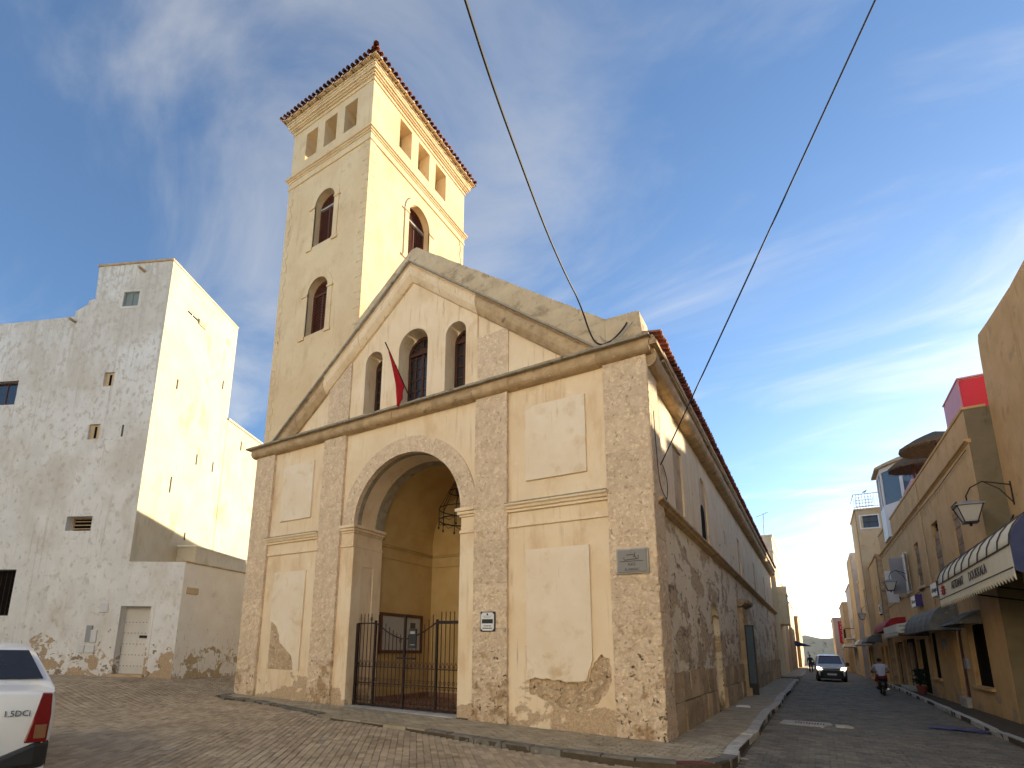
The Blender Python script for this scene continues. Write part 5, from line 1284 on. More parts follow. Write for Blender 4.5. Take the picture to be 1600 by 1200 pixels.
lc = RW_(11.9, 5.5, 0); q = PX((1391, 915), 0, 6.0); lantern(q, RW_((q - w0_).dot(WU), q.z + .55, 0), 'iron wall lantern in front of the blank white board', 1.05)

# ---- awnings
def scallop(bm, f, a0, a1, z, d, h=.16, n=20, tooth=True):
    ring = []
    for i in range(n * 2 + 1):
        a = a0 + (a1 - a0) * i / (n * 2); zz_ = z - h * (.55 if i % 2 else 1.0)
        ring.append((bm.verts.new(f(a, z, d)), bm.verts.new(f(a, zz_, d + (.015 if i % 2 else -.01)))))
    for (t0, b0), (t1, b1) in zip(ring, ring[1:]): bm.faces.new((t0, t1, b1, b0))
def thick(o, t=.012): o.modifiers.new('t', 'SOLIDIFY').thickness = t; return o
AW = Fr((NX, 0, 0), (0, 1, 0), (-1, 0, 0))
a0, a1 = 3.75, 11.75; OUT = 1.42; ZT_, ZM, ZB = 4.98, 3.97, 3.50
aw = empty('long_awning', (6.5, 7, 3.5), label='long cream barrel awning with blue end panel over the street', cat='awning')
prof = [(OUT * math.sin(math.pi / 2 * t / 8), ZM + (ZT_ - ZM) * math.cos(math.pi / 2 * t / 8)) for t in range(9)]
bm = B(); NSEG = 9
for i in range(NSEG):
    s0, s1 = a0 + (a1 - a0) * i / NSEG, a0 + (a1 - a0) * (i + 1) / NSEG
    cols_ = []
    for j in range(7):
        s = s0 + (s1 - s0) * j / 6; sag = .035 * math.sin(math.pi * j / 6)
        cols_.append([bm.verts.new(AW(s, z - sag * math.sin(math.pi * k / 8 * .9), d - sag * .6)) for k, (d, z) in enumerate(prof)])
    for c0, c1 in zip(cols_, cols_[1:]):
        for k in range(8): bm.faces.new((c0[k], c1[k], c1[k + 1], c0[k + 1]))
thick(obj('canopy', bm, 'canvas_cream', aw, smooth=True))
bm = B(); v = [bm.verts.new(AW(a, z, OUT + .004)) for a, z in ((a0, ZM), (a1, ZM), (a1, ZB), (a0, ZB))]; bm.faces.new(v); thick(obj('front_band', bm, 'canvas_cream', aw))
bm = B(); scallop(bm, AW, a0, a1, ZB, OUT + .004, .26, 34); thick(obj('valance', bm, 'canvas_cream', aw))
bm = B(); plate(bm, Fr((NX, a0 - .01, 0), (-1, 0, 0), (0, -1, 0)), [(0, ZB - .1), (.25, ZB - .22), (.45, ZB + .02), (.7, ZB - .22), (.95, ZB + .02), (1.2, ZB - .2), (OUT, ZB - .05)] + [(d, z) for d, z in prof[::-1]], d0=-.01, d1=.01); obj('end_panel', bm, 'canvas_blue', aw)
FBl = Fr((NX, a0 - .024, 0), (1, 0, 0), (0, -1, 0))
bm = B(); plate(bm, FBl, [(-.62 + .30 * math.cos(q * .2618), 3.82 + .24 * math.sin(q * .2618)) for q in range(24)], d0=0, d1=.006); obj('emblem', bm, 'sign_white', aw)
bm = B(); plate(bm, FBl, [(-.62 + .14 * math.cos(q * .2618), 3.82 + .13 * math.sin(q * .2618)) for q in range(24)], d0=.006, d1=.01); obj('emblem', bm, 'canvas_blue', aw)
for i in range(NSEG + 1):
    bm = B(); s = a0 + (a1 - a0) * i / NSEG; tube(bm, [AW(s, z + .012, d + .012) for d, z in prof], .016, 5); obj('rib', bm, 'plaque_ink', aw)
bm = B(); tube(bm, [AW(a0, ZM, OUT + .02), AW(a1, ZM, OUT + .02)], .016, 5); tube(bm, [AW(a0, ZB, OUT + .02), AW(a1, ZB, OUT + .02)], .014, 5)
for s in (a0 + .3, 7.0, 9.1): tube(bm, [AW(s, ZB, OUT), AW(s, 3.2, 0)], .02, 5)
obj('frame', bm, 'iron', aw)
fT = Fr(AW(0, 0, OUT + .02), (0, -1, 0), (-1, 0, 0))
text('DOUKKALA', .33, fT, -6.6, (ZM + ZB) / 2, 0, 'plaque_ink', aw, width=1.75); text('ARTISANAT', .33, fT, -8.9, (ZM + ZB) / 2, 0, 'plaque_ink', aw, width=1.55)
bm = B(); 
for q in range(8): tube(bm, [fT(-10.9, (ZM + ZB) / 2, .004), fT(-10.9 + .26 * math.cos(q * .785), (ZM + ZB) / 2 + .15 * math.sin(q * .785), .004)], .03, 5)
obj('emblem', bm, 'emblem_red', aw)
# camera box on the wall
t = empty('floodlight', tuple(PX((1533, 862), 0, NX - .3)), label='small white floodlight on an arm above the long awning', cat='floodlight')
c = PX((1531, 860), 0, 6.75); bm = B(); lathe(bm, [(.02, -.16), (.11, -.14), (.12, .06), (.1, .14), (.03, .16)], c, 10); obj('body', bm, 'ac_white', t)
bm = B(); tube(bm, [c + Vector((.1, 0, .05)), c + Vector((.45, .1, .1)), Vector((NX, 9.0, c.z + .9))], .025, 6); tube(bm, [c + Vector((0, 0, -.15)), c + Vector((.05, 0, -.35)), c + Vector((.2, 0, -.5))], .02, 6); obj('arm', bm, 'iron', t)

def hood(f, a0, a1, zt, zb, dep, mat, label, name='awning', val=.0, pleat=0, curve=.6, rows=0, endmat=None):
    t = empty(name, tuple(f((a0 + a1) / 2, zb)), label=label, cat='awning')
    pr = [(dep * math.sin(math.pi / 2 * k / 6) ** curve, zb + (zt - zb) * math.cos(math.pi / 2 * k / 6)) for k in range(7)] if curve < 5 else [(0, zt), (dep, zb)]
    bm = B(); n = max(2, pleat * 4) if pleat else 6; g = []
    for i in range(n + 1):
        a = a0 + (a1 - a0) * i / n; rip = .05 * abs(math.sin(math.pi * i / 4)) if pleat else 0
        g.append([bm.verts.new(f(a, z - rip * .3 * k / len(pr), d - rip * (k / len(pr)))) for k, (d, z) in enumerate(pr)])
    for c0, c1 in zip(g, g[1:]):
        for k in range(len(pr) - 1): bm.faces.new((c0[k], c1[k], c1[k + 1], c0[k + 1]))
    for e in (g[0], g[-1]):
        w_ = bm.verts.new(f(a0 if e is g[0] else a1, zb, 0)); bm.faces.new(e + [w_])
    thick(obj('canopy', bm, mat, t), .01)
    if rows:
        for k in range(rows):
            u0, u1 = k / rows, (k + 1) / rows
            a = a0; q = 0
            bm = B()
            while a < a1 - .02:
                l = min(random.uniform(.14, .24), a1 - a)
                def P(u, aa, lift): return f(aa, zt + (zb - zt) * u, dep * u + lift)
                vq = [P(u0, a + .004, .012), P(u0, a + l - .004, .012), P(u1 + .02, a + l - .004, .035), P(u1 + .02, a + .004, .035)]
                bm.faces.new([bm.verts.new(x) for x in vq]); a += l
            thick(obj('shingle_row', bm, 'shingle', t), .012)
    if val: bm = B(); scallop(bm, f, a0, a1, zb, dep, val, int((a1 - a0) / .28) + 1); thick(obj('valance', bm, mat, t), .008)
    bm = B(); tube(bm, [f(a0, zb, dep), f(a1, zb, dep)], .018, 5); tube(bm, [f(a0 + .02, zb, dep), f(a0 + .02, zb - .02, 0)], .015, 5); tube(bm, [f(a1 - .02, zb, dep), f(a1 - .02, zb - .02, 0)], .015, 5); obj('frame', bm, 'iron', t)
    return t
hood(RW_, 2.0, 4.3, 3.15, 2.72, .62, 'grey_canvas', 'small grey shingled canopy over the dark window', curve=9, rows=3)
hood(RW_, 4.75, 10.6, 3.55, 2.62, .85, 'grey_canvas', 'grey domed canvas awning between shingled canopy and white awning', pleat=5, curve=.8)
t = hood(RW_, 11.3, 16.2, 3.30, 2.78, 1.0, 'canvas_white', 'white lettered awning below the red awning', val=.20, curve=.7)
bm = B(); fbox(bm, RW_, 11.3, 16.2, 2.78, 3.14, 1.0, 1.02); obj('fascia', bm, 'canvas_white', t)
fE = Fr(RW_(11.28, 0, 0), WN, -WU); bm = B(); plate(bm, fE, [(0, 2.75), (1.02, 2.75), (1.02, 3.14), (0, 3.3)], d0=-.01, d1=.01); obj('end_panel', bm, 'canvas_white', t)
text('Bazar La Citerne', .15, fE, .52, 3.06, .014, 'plaque_ink', t, width=.82); text('Chez Nadia', .15, fE, .54, 2.88, .014, 'plaque_ink', t, width=.66)
hood(RW_, 16.4, 22.0, 3.75, 3.05, .95, 'canvas_red', 'dark red folded awning above the white lettered awning', curve=.7)
# conduits and a downpipe on the cafe house
for k, (pts, r) in enumerate((([(8.2, 2.9), (8.25, 7.6), (8.3, 8.9)], .03), ([(.1, 4.95), (2.2, 4.55), (4.3, 4.6), (7.6, 4.5), (9.6, 4.62), (12.4, 4.5), (15.5, 4.7), (21.8, 4.6)], .014), ([(.2, 7.75), (5.0, 7.66), (11.0, 7.74), (21.5, 7.7)], .012))):
    bm = B(); tube(bm, [RW_(a, b, .035 + .01 * k) for a, b in pts], r, 6); obj('downpipe' if k < 1 else 'conduit', bm, 'ochre_pale' if k < 1 else 'cable_black', cafe)
for a, b in ((7.4, 2.0), (12.55, 2.9), (4.35, 1.3)):
    bm = B(); fbox(bm, RW_, a, a + .3, b, b + .38, .0, .1); obj('meter_box', bm, 'shutter_grey', cafe, bevel=.01)
# potted plant at the wall
pl = empty('potted_plant', tuple(RW_(12.3, 0, .35)), label='dark shrub in a red pot beside the shop step', cat='plant')
c = RW_(12.3, 0, .30); bm = B(); lathe(bm, [(.14, 0), (.2, .32), (.22, .36), (.17, .36)], c, 12); obj('pot', bm, 'terracotta', pl)
bm = B()
for k in range(260):
    th = random.uniform(0, 6.28); ph = random.uniform(-.9, 1.4); r = random.uniform(.08, .27); p = c + Vector((r * math.cos(th) * math.cos(ph * .5), r * math.sin(th) * math.cos(ph * .5), .75 + .36 * math.sin(ph)))
    d1 = Vector((random.uniform(-1, 1), random.uniform(-1, 1), random.uniform(-.4, 1))).normalized() * .1; d2 = d1.cross(Vector((random.uniform(-1, 1), 1, .3))).normalized() * .03
    bm.faces.new([bm.verts.new(p - d1), bm.verts.new(p + d2), bm.verts.new(p + d1), bm.verts.new(p - d2)])
for k in range(5): tube(bm, [c + Vector((0, 0, .4)), c + Vector((random.uniform(-.2, .2), random.uniform(-.2, .2), 1.0))], .012, 4)
obj('foliage', bm, 'leaf', pl, kind='stuff')

# ---- on the cafe roof: red hut, straw parasols, glazed kiosk
rb = empty('red_roof_hut', (7.9, 11.5, 8.4), label='red and pink panelled hut on the ochre house roof', cat='hut')
c = PX((1497, 605), 0, 7.30); y0 = c.y; zt = PX((1497, 590), 0, 7.30).z; y1 = PX((1471, 620), 0, 7.30).y
bm = B(); box(bm, 7.305, 9.6, y0 + .02, y1, 8.2, zt); obj('frame', bm, 'pink_panel', rb)
bm = B(); box(bm, 7.34, 9.6, y0 - .02, y0 + .019, 8.2, zt - .04); obj('red_panel', bm, 'red_panel', rb)
bm = B(); box(bm, 7.28, 9.65, y0 - .05, y1 + .05, zt, zt + .05); obj('roof_edge', bm, 'pink_panel', rb)
def parasol(c, r, label):
    t = empty('straw_parasol', (c[0], c[1], 8.4), label=label, cat='parasol', group='straw parasols on the roof terrace')
    bm = B(); n = 40
    rings = []
    for k, (q, z) in enumerate(((1.0, -.10), (1.0, .02), (.7, .28), (.35, .52), (.05, .70))): rings.append([bm.verts.new((c[0] + r * q * math.cos(2 * math.pi * i / n) * (1 + .03 * random.random()), c[1] + r * q * math.sin(2 * math.pi * i / n) * (1 + .03 * random.random()), c[2] + z + random.uniform(-.02, .02))) for i in range(n)])
    inner = [bm.verts.new((c[0] + r * .5 * math.cos(2 * math.pi * i / n), c[1] + r * .5 * math.sin(2 * math.pi * i / n), c[2] + .15)) for i in range(n)]
    allr = [inner] + rings
    for a, b in zip(allr, allr[1:]):
        for i in range(n): bm.faces.new((a[i], a[(i + 1) % n], b[(i + 1) % n], b[i]))
    bm.faces.new(inner[::-1]); bm.faces.new(rings[-1]); obj('canopy', bm, 'thatch', t)
    bm = B()
    for i in range(170):
        th = random.uniform(0, 6.28); p = Vector((c[0] + r * math.cos(th), c[1] + r * math.sin(th), c[2] - .05)); e = p + Vector((math.cos(th) * .06, math.sin(th) * .06, -random.uniform(.08, .22))); s_ = Vector((-math.sin(th), math.cos(th), 0)) * .018
        bm.faces.new([bm.verts.new(p - s_), bm.verts.new(p + s_), bm.verts.new(e)])
    obj('straw_fringe', bm, 'thatch', t, kind='stuff')
    bm = B(); tube(bm, [(c[0], c[1], 8.2), (c[0], c[1], c[2] + .6)], .05, 8); obj('post', bm, 'wood', t)
parasol((8.05, 19.6, 11.05), 1.35, 'larger round straw parasol on the roof between red hut and glazed kiosk')
parasol((7.55, 22.6, 11.05), 1.0, 'smaller straw parasol on the roof next to the glazed kiosk')
ks = empty('glazed_kiosk', (7.5, 27, 9), label='white glazed kiosk with flat roof on the ochre house', cat='kiosk')
kc = [(6.55, 26.2), (7.30, 25.0), (9.0, 25.0), (9.0, 28.2), (6.55, 28.2)]
kz0, kz1 = 9.0, 12.15
bm = B()
for i in range(5):
    p, q = Vector((*kc[i], 0)), Vector((*kc[(i + 1) % 5], 0)); f = Fr(p, q - p, ((q - p).y, -(q - p).x, 0)); l = (q - p).length
    npan = max(1, int(l / 1.0)); hs = [rect(l * k / npan + .09, l * (k + 1) / npan - .09, kz0 + 1.0, kz1 - .25) for k in range(npan)]
    plate(bm, f, rect(0, l, kz0 - .8, kz1), hs, d0=-.1, d1=0)
obj('frame', bm, 'white_paint', ks)
bm = B()
for i in range(5):
    p, q = Vector((*kc[i], 0)), Vector((*kc[(i + 1) % 5], 0)); f = Fr(p, q - p, ((q - p).y, -(q - p).x, 0)); fbox(bm, f, .06, (q - p).length - .06, kz0 + .9, kz1 - .2, -.07, -.05)
obj('pane', bm, 'sky_glass', ks)
bm = B(); cx_ = sum(p[0] for p in kc) / 5; cy_ = sum(p[1] for p in kc) / 5
lo = [bm.verts.new((cx_ + (x - cx_) * 1.18, cy_ + (y - cy_) * 1.15, kz1)) for x, y in kc]; hi = [bm.verts.new((cx_ + (x - cx_) * 1.18, cy_ + (y - cy_) * 1.15, kz1 + .12)) for x, y in kc]; tp = [bm.verts.new((cx_ + (x - cx_) * .8, cy_ + (y - cy_) * .8, kz1 + .35)) for x, y in kc]
for r0, r1 in ((lo, hi), (hi, tp)):
    for q in range(5): bm.faces.new((r0[q], r0[(q + 1) % 5], r1[(q + 1) % 5], r1[q]))
bm.faces.new(lo[::-1]); bm.faces.new(tp); obj('roof', bm, 'ochre_pale', ks)
bm = B(); box(bm, 7.32, 8.8, 22.0, 24.9, 8.3, 10.3); tag(obj('roof_screen', bm, 'pink_panel'), 'low dusty pink screen wall on the roof below the kiosk', 'screen')
acunit(None, .6, .5, .3, 'white air conditioner on the roof wall below the glazed kiosk', Fr((7.32, 0, 0), (0, 1, 0), (-1, 0, 0)), 24.2, 9.55)

# ---- buildings further down the right side, each with its windows
def block(name, label, x0, x1, y0, y1, h, mat, wins=(), front=(), parapet=.12, endmat=None, gmat='dark_glass', cat='house'):
    t = empty(name, ((x0 + x1) / 2, (y0 + y1) / 2, 0), label=label, cat=cat)
    left = x0 < 3
    f = Fr((x0, y0, 0), (0, 1, 0), (-1, 0, 0)) if not left else Fr((x1, y0, 0), (0, 1, 0), (1, 0, 0))
    bm = B(); plate(bm, f, rect(0, y1 - y0, -.3, h), [rect(*q) for q in wins], d0=-.4, d1=0); obj('street_wall', bm, mat, t)
    fe = Fr((x0, y0, 0), (1, 0, 0), (0, -1, 0))
    bm = B(); plate(bm, fe, rect(.0, x1 - x0, -.3, h - .001), [rect(*q) for q in front], d0=-.35, d1=.002); obj('end_wall', bm, endmat or mat, t)
    bm = B(); box(bm, x0 + .41, x1 - .41, y0 + .4, y1, -.3, h - .4); obj('core', bm, mat, t)
    if parapet: bm = B(); sweep(bm, f, [(-.05, h), (y1 - y0, h)], [(0, -.42), (0, .06), (parapet, .08), (parapet, -.42)]); sweep(bm, fe, [(-.05, h), (x1 - x0, h)], [(0, -.4), (0, .05), (parapet - .003, .07), (parapet - .003, -.4)]); obj('coping', bm, mat, t)
    for ff, ws in ((f, wins), (fe, front)):
        for q in ws: win(ff, rect(*q), -.18, 2, 2, 'wood' if q[3] - q[2] > 0.1 else 'wood', gmat, t, t=.025)
    return t, f, fe
b3, f3, _ = block('narrow_brown_house', 'narrow brown house next along after the ochre cafe house', 6.35, 11, 31.8, 38.0, 8.0, 'ochre', wins=[(2.2, 2.6, 4.3, 6.3), (.8, 2.2, 0, 2.3), (3.6, 5.2, 0, 2.3)], endmat='old_stone')
b4, f4, e4 = block('balcony_tower_house', 'tall ochre house with roof railing and white framed window', 6.0, 12, 38.0, 43.5, 12.45, 'ochre_pale', wins=[(1.0, 2.0, 5, 6.6), (.8, 2.4, 0, 2.3), (3.2, 4.8, 0, 2.3)], front=[(.25, 1.35, 11.05, 12.0)])
bm = B(); plate(bm, e4, rect(.18, 1.42, 10.98, 12.07), [rect(.27, 1.33, 11.07, 11.98)], d0=-.1, d1=.04); obj('window_surround', bm, 'white_paint', b4)
rl_ = bpy.data.objects.new('railing', None); put(rl_, b4)
bm = B(); tube(bm, [e4(0, 13.7, 0), e4(2.2, 13.7, 0)], .03, 6); tube(bm, [e4(0, 13.7, 0), e4(0, 13.7, -3)], .03, 6); tube(bm, [e4(0, 12.7, 0), e4(2.2, 12.7, 0)], .02, 6); obj('rail', bm, 'shutter_grey', rl_)
for k in range(12):
    bm = B(); tube(bm, [e4(k * .18, 12.5, 0), e4(k * .18, 13.7, 0)], .016, 5); obj('baluster', bm, 'shutter_grey', rl_)
bm = B(); plate(bm, e4, rect(.1, 1.2, 12.75, 13.5), [rect(.14 + .21 * i, .33 + .21 * i, 12.8 + .24 * j, 13.0 + .24 * j) for i in range(5) for j in range(3)], d0=-.14, d1=-.1); obj('trellis', bm, 'white_paint', rl_)
bird = empty('pigeon', tuple(e4(.75, 13.73, 0)), label='small grey pigeon perched on the roof railing', cat='bird')
bm = B(); c = e4(.75, 13.85, 0); tube(bm, [c + Vector((-.16, 0, -.05)), c + Vector((-.05, 0, -.01)), c + Vector((.05, 0, .03)), c + Vector((.10, 0, .10)), c + Vector((.13, 0, .13)), c + Vector((.17, 0, .12))], [.01, .055, .06, .035, .032, .006], 8); tube(bm, [c + Vector((0, 0, -.03)), c + Vector((0, 0, -.13))], .008, 4); obj('body', bm, 'shutter_grey', bird, smooth=True)
block('grey_gable_block', 'windowless grey and tan block rising behind the lower ochre house', 5.75, 11, 45.5, 52, 10.4, 'ochre_pale', endmat='grey_wall', parapet=0)
block('low_ochre_house', 'lower ochre house with blue water tank before the grey block', 6.05, 12, 43.5, 45.45, 7.7, 'ochre', wins=[(.5, 1.2, 4.2, 5.6), (.3, 1.5, 0, 2.2)])
bm = B(); lathe(bm, [(.3, 0), (.32, .1), (.32, .75), (.2, .85)], (6.7, 44.2, 7.5), 12); tag(obj('water_tank', bm, 'blue_paint'), 'blue water tank on the low ochre roof', 'tank')
block('pale_far_house', 'pale house with brown windows further down the right side', 5.75, 11, 52, 60, 8.3, 'pale_wall', wins=[(1, 2, 3.6, 5.2), (3.5, 4.5, 3.6, 5.2), (1, 2.4, 0, 2.3), (4, 5.6, 0, 2.3)])
block('far_tan_house', 'distant tan house with balconies on the right side', 5.35, 11, 60, 70, 7.2, 'ochre_pale', wins=[(1, 2, 3.4, 5), (4, 5, 3.4, 5), (7, 8, 3.4, 5), (1, 2.4, 0, 2.3), (5, 6.8, 0, 2.3)])
wt_, fw, ew = block('white_sign_building', 'white end building carrying a tall red sign', 4.55, 11, 70, 80, 6.1, 'pale_wall', wins=[(2, 3, 3, 4.4), (6, 7, 3, 4.4)])
sg = empty('red_banner_sign', tuple(ew(.7, 3, .1)), label='tall red vertical sign with white letters on the white end building', cat='sign')
bm = B(); fbox(bm, ew, .45, 1.15, 3.1, 5.75, .02, .16); obj('panel', bm, 'red_panel', sg)
for k, ch in enumerate('HOTEL'): text(ch, .5, ew, .8, 5.45 - k * .5, .165, 'sign_white', sg)
# far awnings, balcony, lantern
RF = Fr((6.1, 31.8, 0), (0, 1, 0), (-1, 0, 0))
hood(RF, .4, 5.6, 3.05, 2.55, .8, 'grey_canvas', 'grey sloping awning on the narrow brown house', curve=.8)
hood(Fr((5.98, 38, 0), (0, 1, 0), (-1, 0, 0)), .5, 5.0, 2.9, 2.45, .85, 'canvas_white', 'pale drooping awning on the tall balcony house', curve=.5)
hood(Fr((5.73, 52, 0), (0, 1, 0), (-1, 0, 0)), .5, 6.5, 2.9, 2.45, 1.0, 'canvas_white', 'distant pale awning beyond the tall balcony house', curve=.8, val=.2)
q = PX((1347, 963), 0, 5.75); lantern(q, Vector((6.34, q.y, q.z + .6)), 'distant wall lantern beside the narrow brown house', 1.0)
bc = empty('balcony', (5.4, 55, 3.2), label='small iron balcony on the pale far house', cat='balcony')
bm = B(); box(bm, 5.0, 5.745, 53.0, 57.0, 3.2, 3.32); obj('slab', bm, 'pale_wall', bc)
bm = B(); tube(bm, [(5.02, 53, 4.2), (5.02, 57, 4.2)], .03, 5); tube(bm, [(5.02, 53, 4.2), (5.74, 53, 4.2)], .03, 5)
for k in range(14): tube(bm, [(5.02, 53 + k * .3, 3.3), (5.02, 53 + k * .3, 4.2)], .015, 4)
obj('railing', bm, 'iron', bc)
bm = B(); box(bm, -40, 60, 112, 114, -.3, 4.55); fw_ = tag(obj('town_wall', bm, 'far_wall'), 'tan town wall closing the far end of the street', 'wall')
bm = B(); n = 24
tops = [(-14 + i * 1.6, 6.0 + 1.0 * noise.noise(Vector((i * .4, 0, 0))) - .06 * abs(i - 9)) for i in range(n)]
plate(bm, Fr((0, 150, 0), (1, 0, 0), (0, -1, 0)), [(-14, -.3), (tops[-1][0], -.3)] + tops[::-1], d0=-20, d1=0); tag(obj('hill', bm, 'hill'), kind='structure')

# ---- left side of the street beyond the church
l1, lf, le = block('cream_corner_building', 'tall cream building straight after the church nave', -9, .22, 40.2, 49, 11.45, 'bright_cream', wins=[(2.0, 3.0, 8.0, 9.3), (4.8, 5.8, 8.0, 9.3), (1, 2.2, 0, 2.4)], parapet=.15)
bm = B(); sweep(bm, lf, [(-.02, 10.1), (8.8, 10.1)], [(0, -.1), (0, .05), (.12, .07), (.12, -.1)]); sweep(bm, le, [(0, 10.1), (9.22, 10.1)], [(0, -.1), (0, .05), (.12, .07), (.12, -.1)]); obj('string_course', bm, 'bright_cream', l1)
bay = bpy.data.objects.new('bay_window', None); put(bay, l1)
bm = B(); fbox(bm, lf, .3, 3.6, 4.1, 4.5, .002, .62); fbox(bm, lf, .3, 3.6, 6.6, 7.2, .002, .66); fbox(bm, lf, .3, .55, 4.51, 6.59, .003, .6); fbox(bm, lf, 3.35, 3.6, 4.51, 6.59, .003, .6); obj('box', bm, 'bright_cream', bay)
bm = B(); fbox(bm, lf, .56, 3.34, 4.51, 6.59, .02, .52); obj('pane', bm, 'ochre_pale', bay)
block('ochre_terrace_house', 'ochre terrace house with dark window past the cream building', -8, .12, 49, 60, 8.6, 'ochre_pale', wins=[(2, 3.2, 5.0, 6.4), (6, 7, 5.0, 6.4), (1, 2.2, 0, 2.4)], gmat='void')
block('sunlit_terrace_house', 'far terrace house with small balcony on the church side', -8, .32, 60, 74, 7.4, 'ochre_pale', wins=[(2, 3, 3.6, 5), (7, 8, 3.6, 5), (1, 2.4, 0, 2.3)])
block('end_terrace_house', 'last tan house on the church side of the street', -8, .7, 74, 92, 6.6, 'ochre', wins=[(3, 4, 3.4, 4.8), (9, 10, 3.4, 4.8)])
hood(Fr((.35, 66, 0), (0, 1, 0), (1, 0, 0)), 0, 4.5, 3.3, 2.7, 1.6, 'canvas_blue', 'dark blue shop awning at the far end of the church side', curve=9)
bm = B(); box(bm, -1, 1.35, 40.2, 110, -.3, -.005); pv2 = tag(obj('pavement', bm, 'slab'), kind='structure')
kerbs([(-.2, 40.0), (.9, 40.0), (1.25, 40.4), (1.4, 42), (1.4, 60)], 1.0, .18, lambda p, k: 'kerb', pv2, 1, 0.0)

# ------------------------------------------------------------------ vehicles
def ring_loft(bm, rings, closed=True, cap=True):
    R_ = [[bm.verts.new(p) for p in r] for r in rings]; n = len(R_[0])
    for a, b in zip(R_, R_[1:]):
        for k in range(n if closed else n - 1): bm.faces.new((a[k], a[(k + 1) % n], b[(k + 1) % n], b[k]))
    if cap: bm.faces.new(R_[0][::-1]); bm.faces.new(R_[-1])
    return R_
def lerp_tab(t, tab):
    for (a, va), (b, vb) in zip(tab, tab[1:]):
        if a <= t <= b: return va + (vb - va) * (t - a) / (b - a)
    return tab[0][1] if t < tab[0][0] else tab[-1][1]
def wheel(parent, c, r=.30, w=.19):
    t = bpy.data.objects.new('wheel', None); put(t, parent, local=True); f = Fr(c, (0, 1, 0), (1, 0, 0))
    def disc(bm, r0, r1, x0, x1, n=24):
        rr = [[f(q * math.cos(2 * math.pi * k / n), q * math.sin(2 * math.pi * k / n), x) for k in range(n)] for q, x in ((r0, x0), (r1, x0 + .03), (r1, x1 - .03), (r0, x1))]
        ring_loft(bm, rr)
    bm = B(); disc(bm, r - .03, r, -w / 2, w / 2); obj('tyre', bm, 'rubber', t, local=True, smooth=True)
    bm = B(); disc(bm, r * .6, r * .64, -w / 2 - .005, w / 2 + .005); obj('rim', bm, 'steel', t, local=True)
# parked saloon: local frame x right, y forward, z up, rear bumper at y = 0
cang = math.radians(72)                         # direction of the car's right-hand side
cr_ = Vector((math.cos(cang), math.sin(cang), 0)); cfw = Vector((-cr_.y, cr_.x, 0))
ccorner = PX((82, 1084), 2, 1.10)
corg = ccorner - cr_ * .79 - cfw * .05; gzc = gz(corg.x, corg.y); 
car = empty('parked_car', (corg.x, corg.y, gzc), math.atan2(cr_.y, cr_.x), label='white parked saloon car seen from behind with red tail lamp', cat='car')
car.scale = (1.0, 1.0, 1.06)
top_ = [(0, .98), (.05, 1.02), (.5, 1.06), (.62, 1.07), (1.15, 1.43), (1.5, 1.49), (2.2, 1.51), (2.8, 1.46), (3.5, 1.02), (4.1, .92), (4.25, .70)]
wid_ = [(0, .80), (.15, .845), (.6, .865), (3.6, .86), (4.1, .80), (4.25, .70)]
bm = B(); sts = [0, .03, .08, .16, .3, .45, .6, .75, .9, 1.05, 1.2, 1.4, 1.8, 2.2, 2.6, 2.9, 3.2, 3.5, 3.8, 4.1, 4.25]
rings = []
for s in sts:
    zt = lerp_tab(s, top_); w = lerp_tab(s, wid_); belt = min(zt, lerp_tab(s, [(0, .96), (.5, 1.0), (3.4, .96), (4.25, .68)]))
    gh = max(0, zt - belt); tin = w - gh * .56
    rear = max(0, .16 - s) / .16
    w2 = w * (1 - .035 * rear)
    half = [(0, .30), (w2 * .86, .30), (w2 * .97, .36), (w2, .55), (w2, .75), (w2 * .985, belt - .06), (w2 * .955, belt), (w2 * .955 - (w2 * .955 - tin) * .55 if gh > .05 else w2 * .90, belt + gh * .55 + (0 if gh > .05 else .005)), (tin * (1 if gh > .05 else .86), zt - (.05 if gh > .05 else -.008)), (tin * .80 if gh > .05 else w2 * .7, zt + (.0 if gh > .05 else .012)), (0, zt + .02)]
    rings.append([(x, s, z) for x, z in half] + [(-x, s, z) for x, z in half[-2:0:-1]])
ring_loft(bm, rings); o = obj('body', bm, 'car_white', car, local=True, smooth=True)
md = o.modifiers.new('b', 'BEVEL'); md.width = .02; md.segments = 2; md.limit_method = 'ANGLE'; md.angle_limit = math.radians(35)
def quad_patch(pts, mat, name, parent, t=.01, local=True):
    bm = B(); bm.faces.new([bm.verts.new(p) for p in pts]); o = obj(name, bm, mat, parent, local=local); md = o.modifiers.new('t', 'SOLIDIFY'); md.thickness = t; md.offset = 0; return o
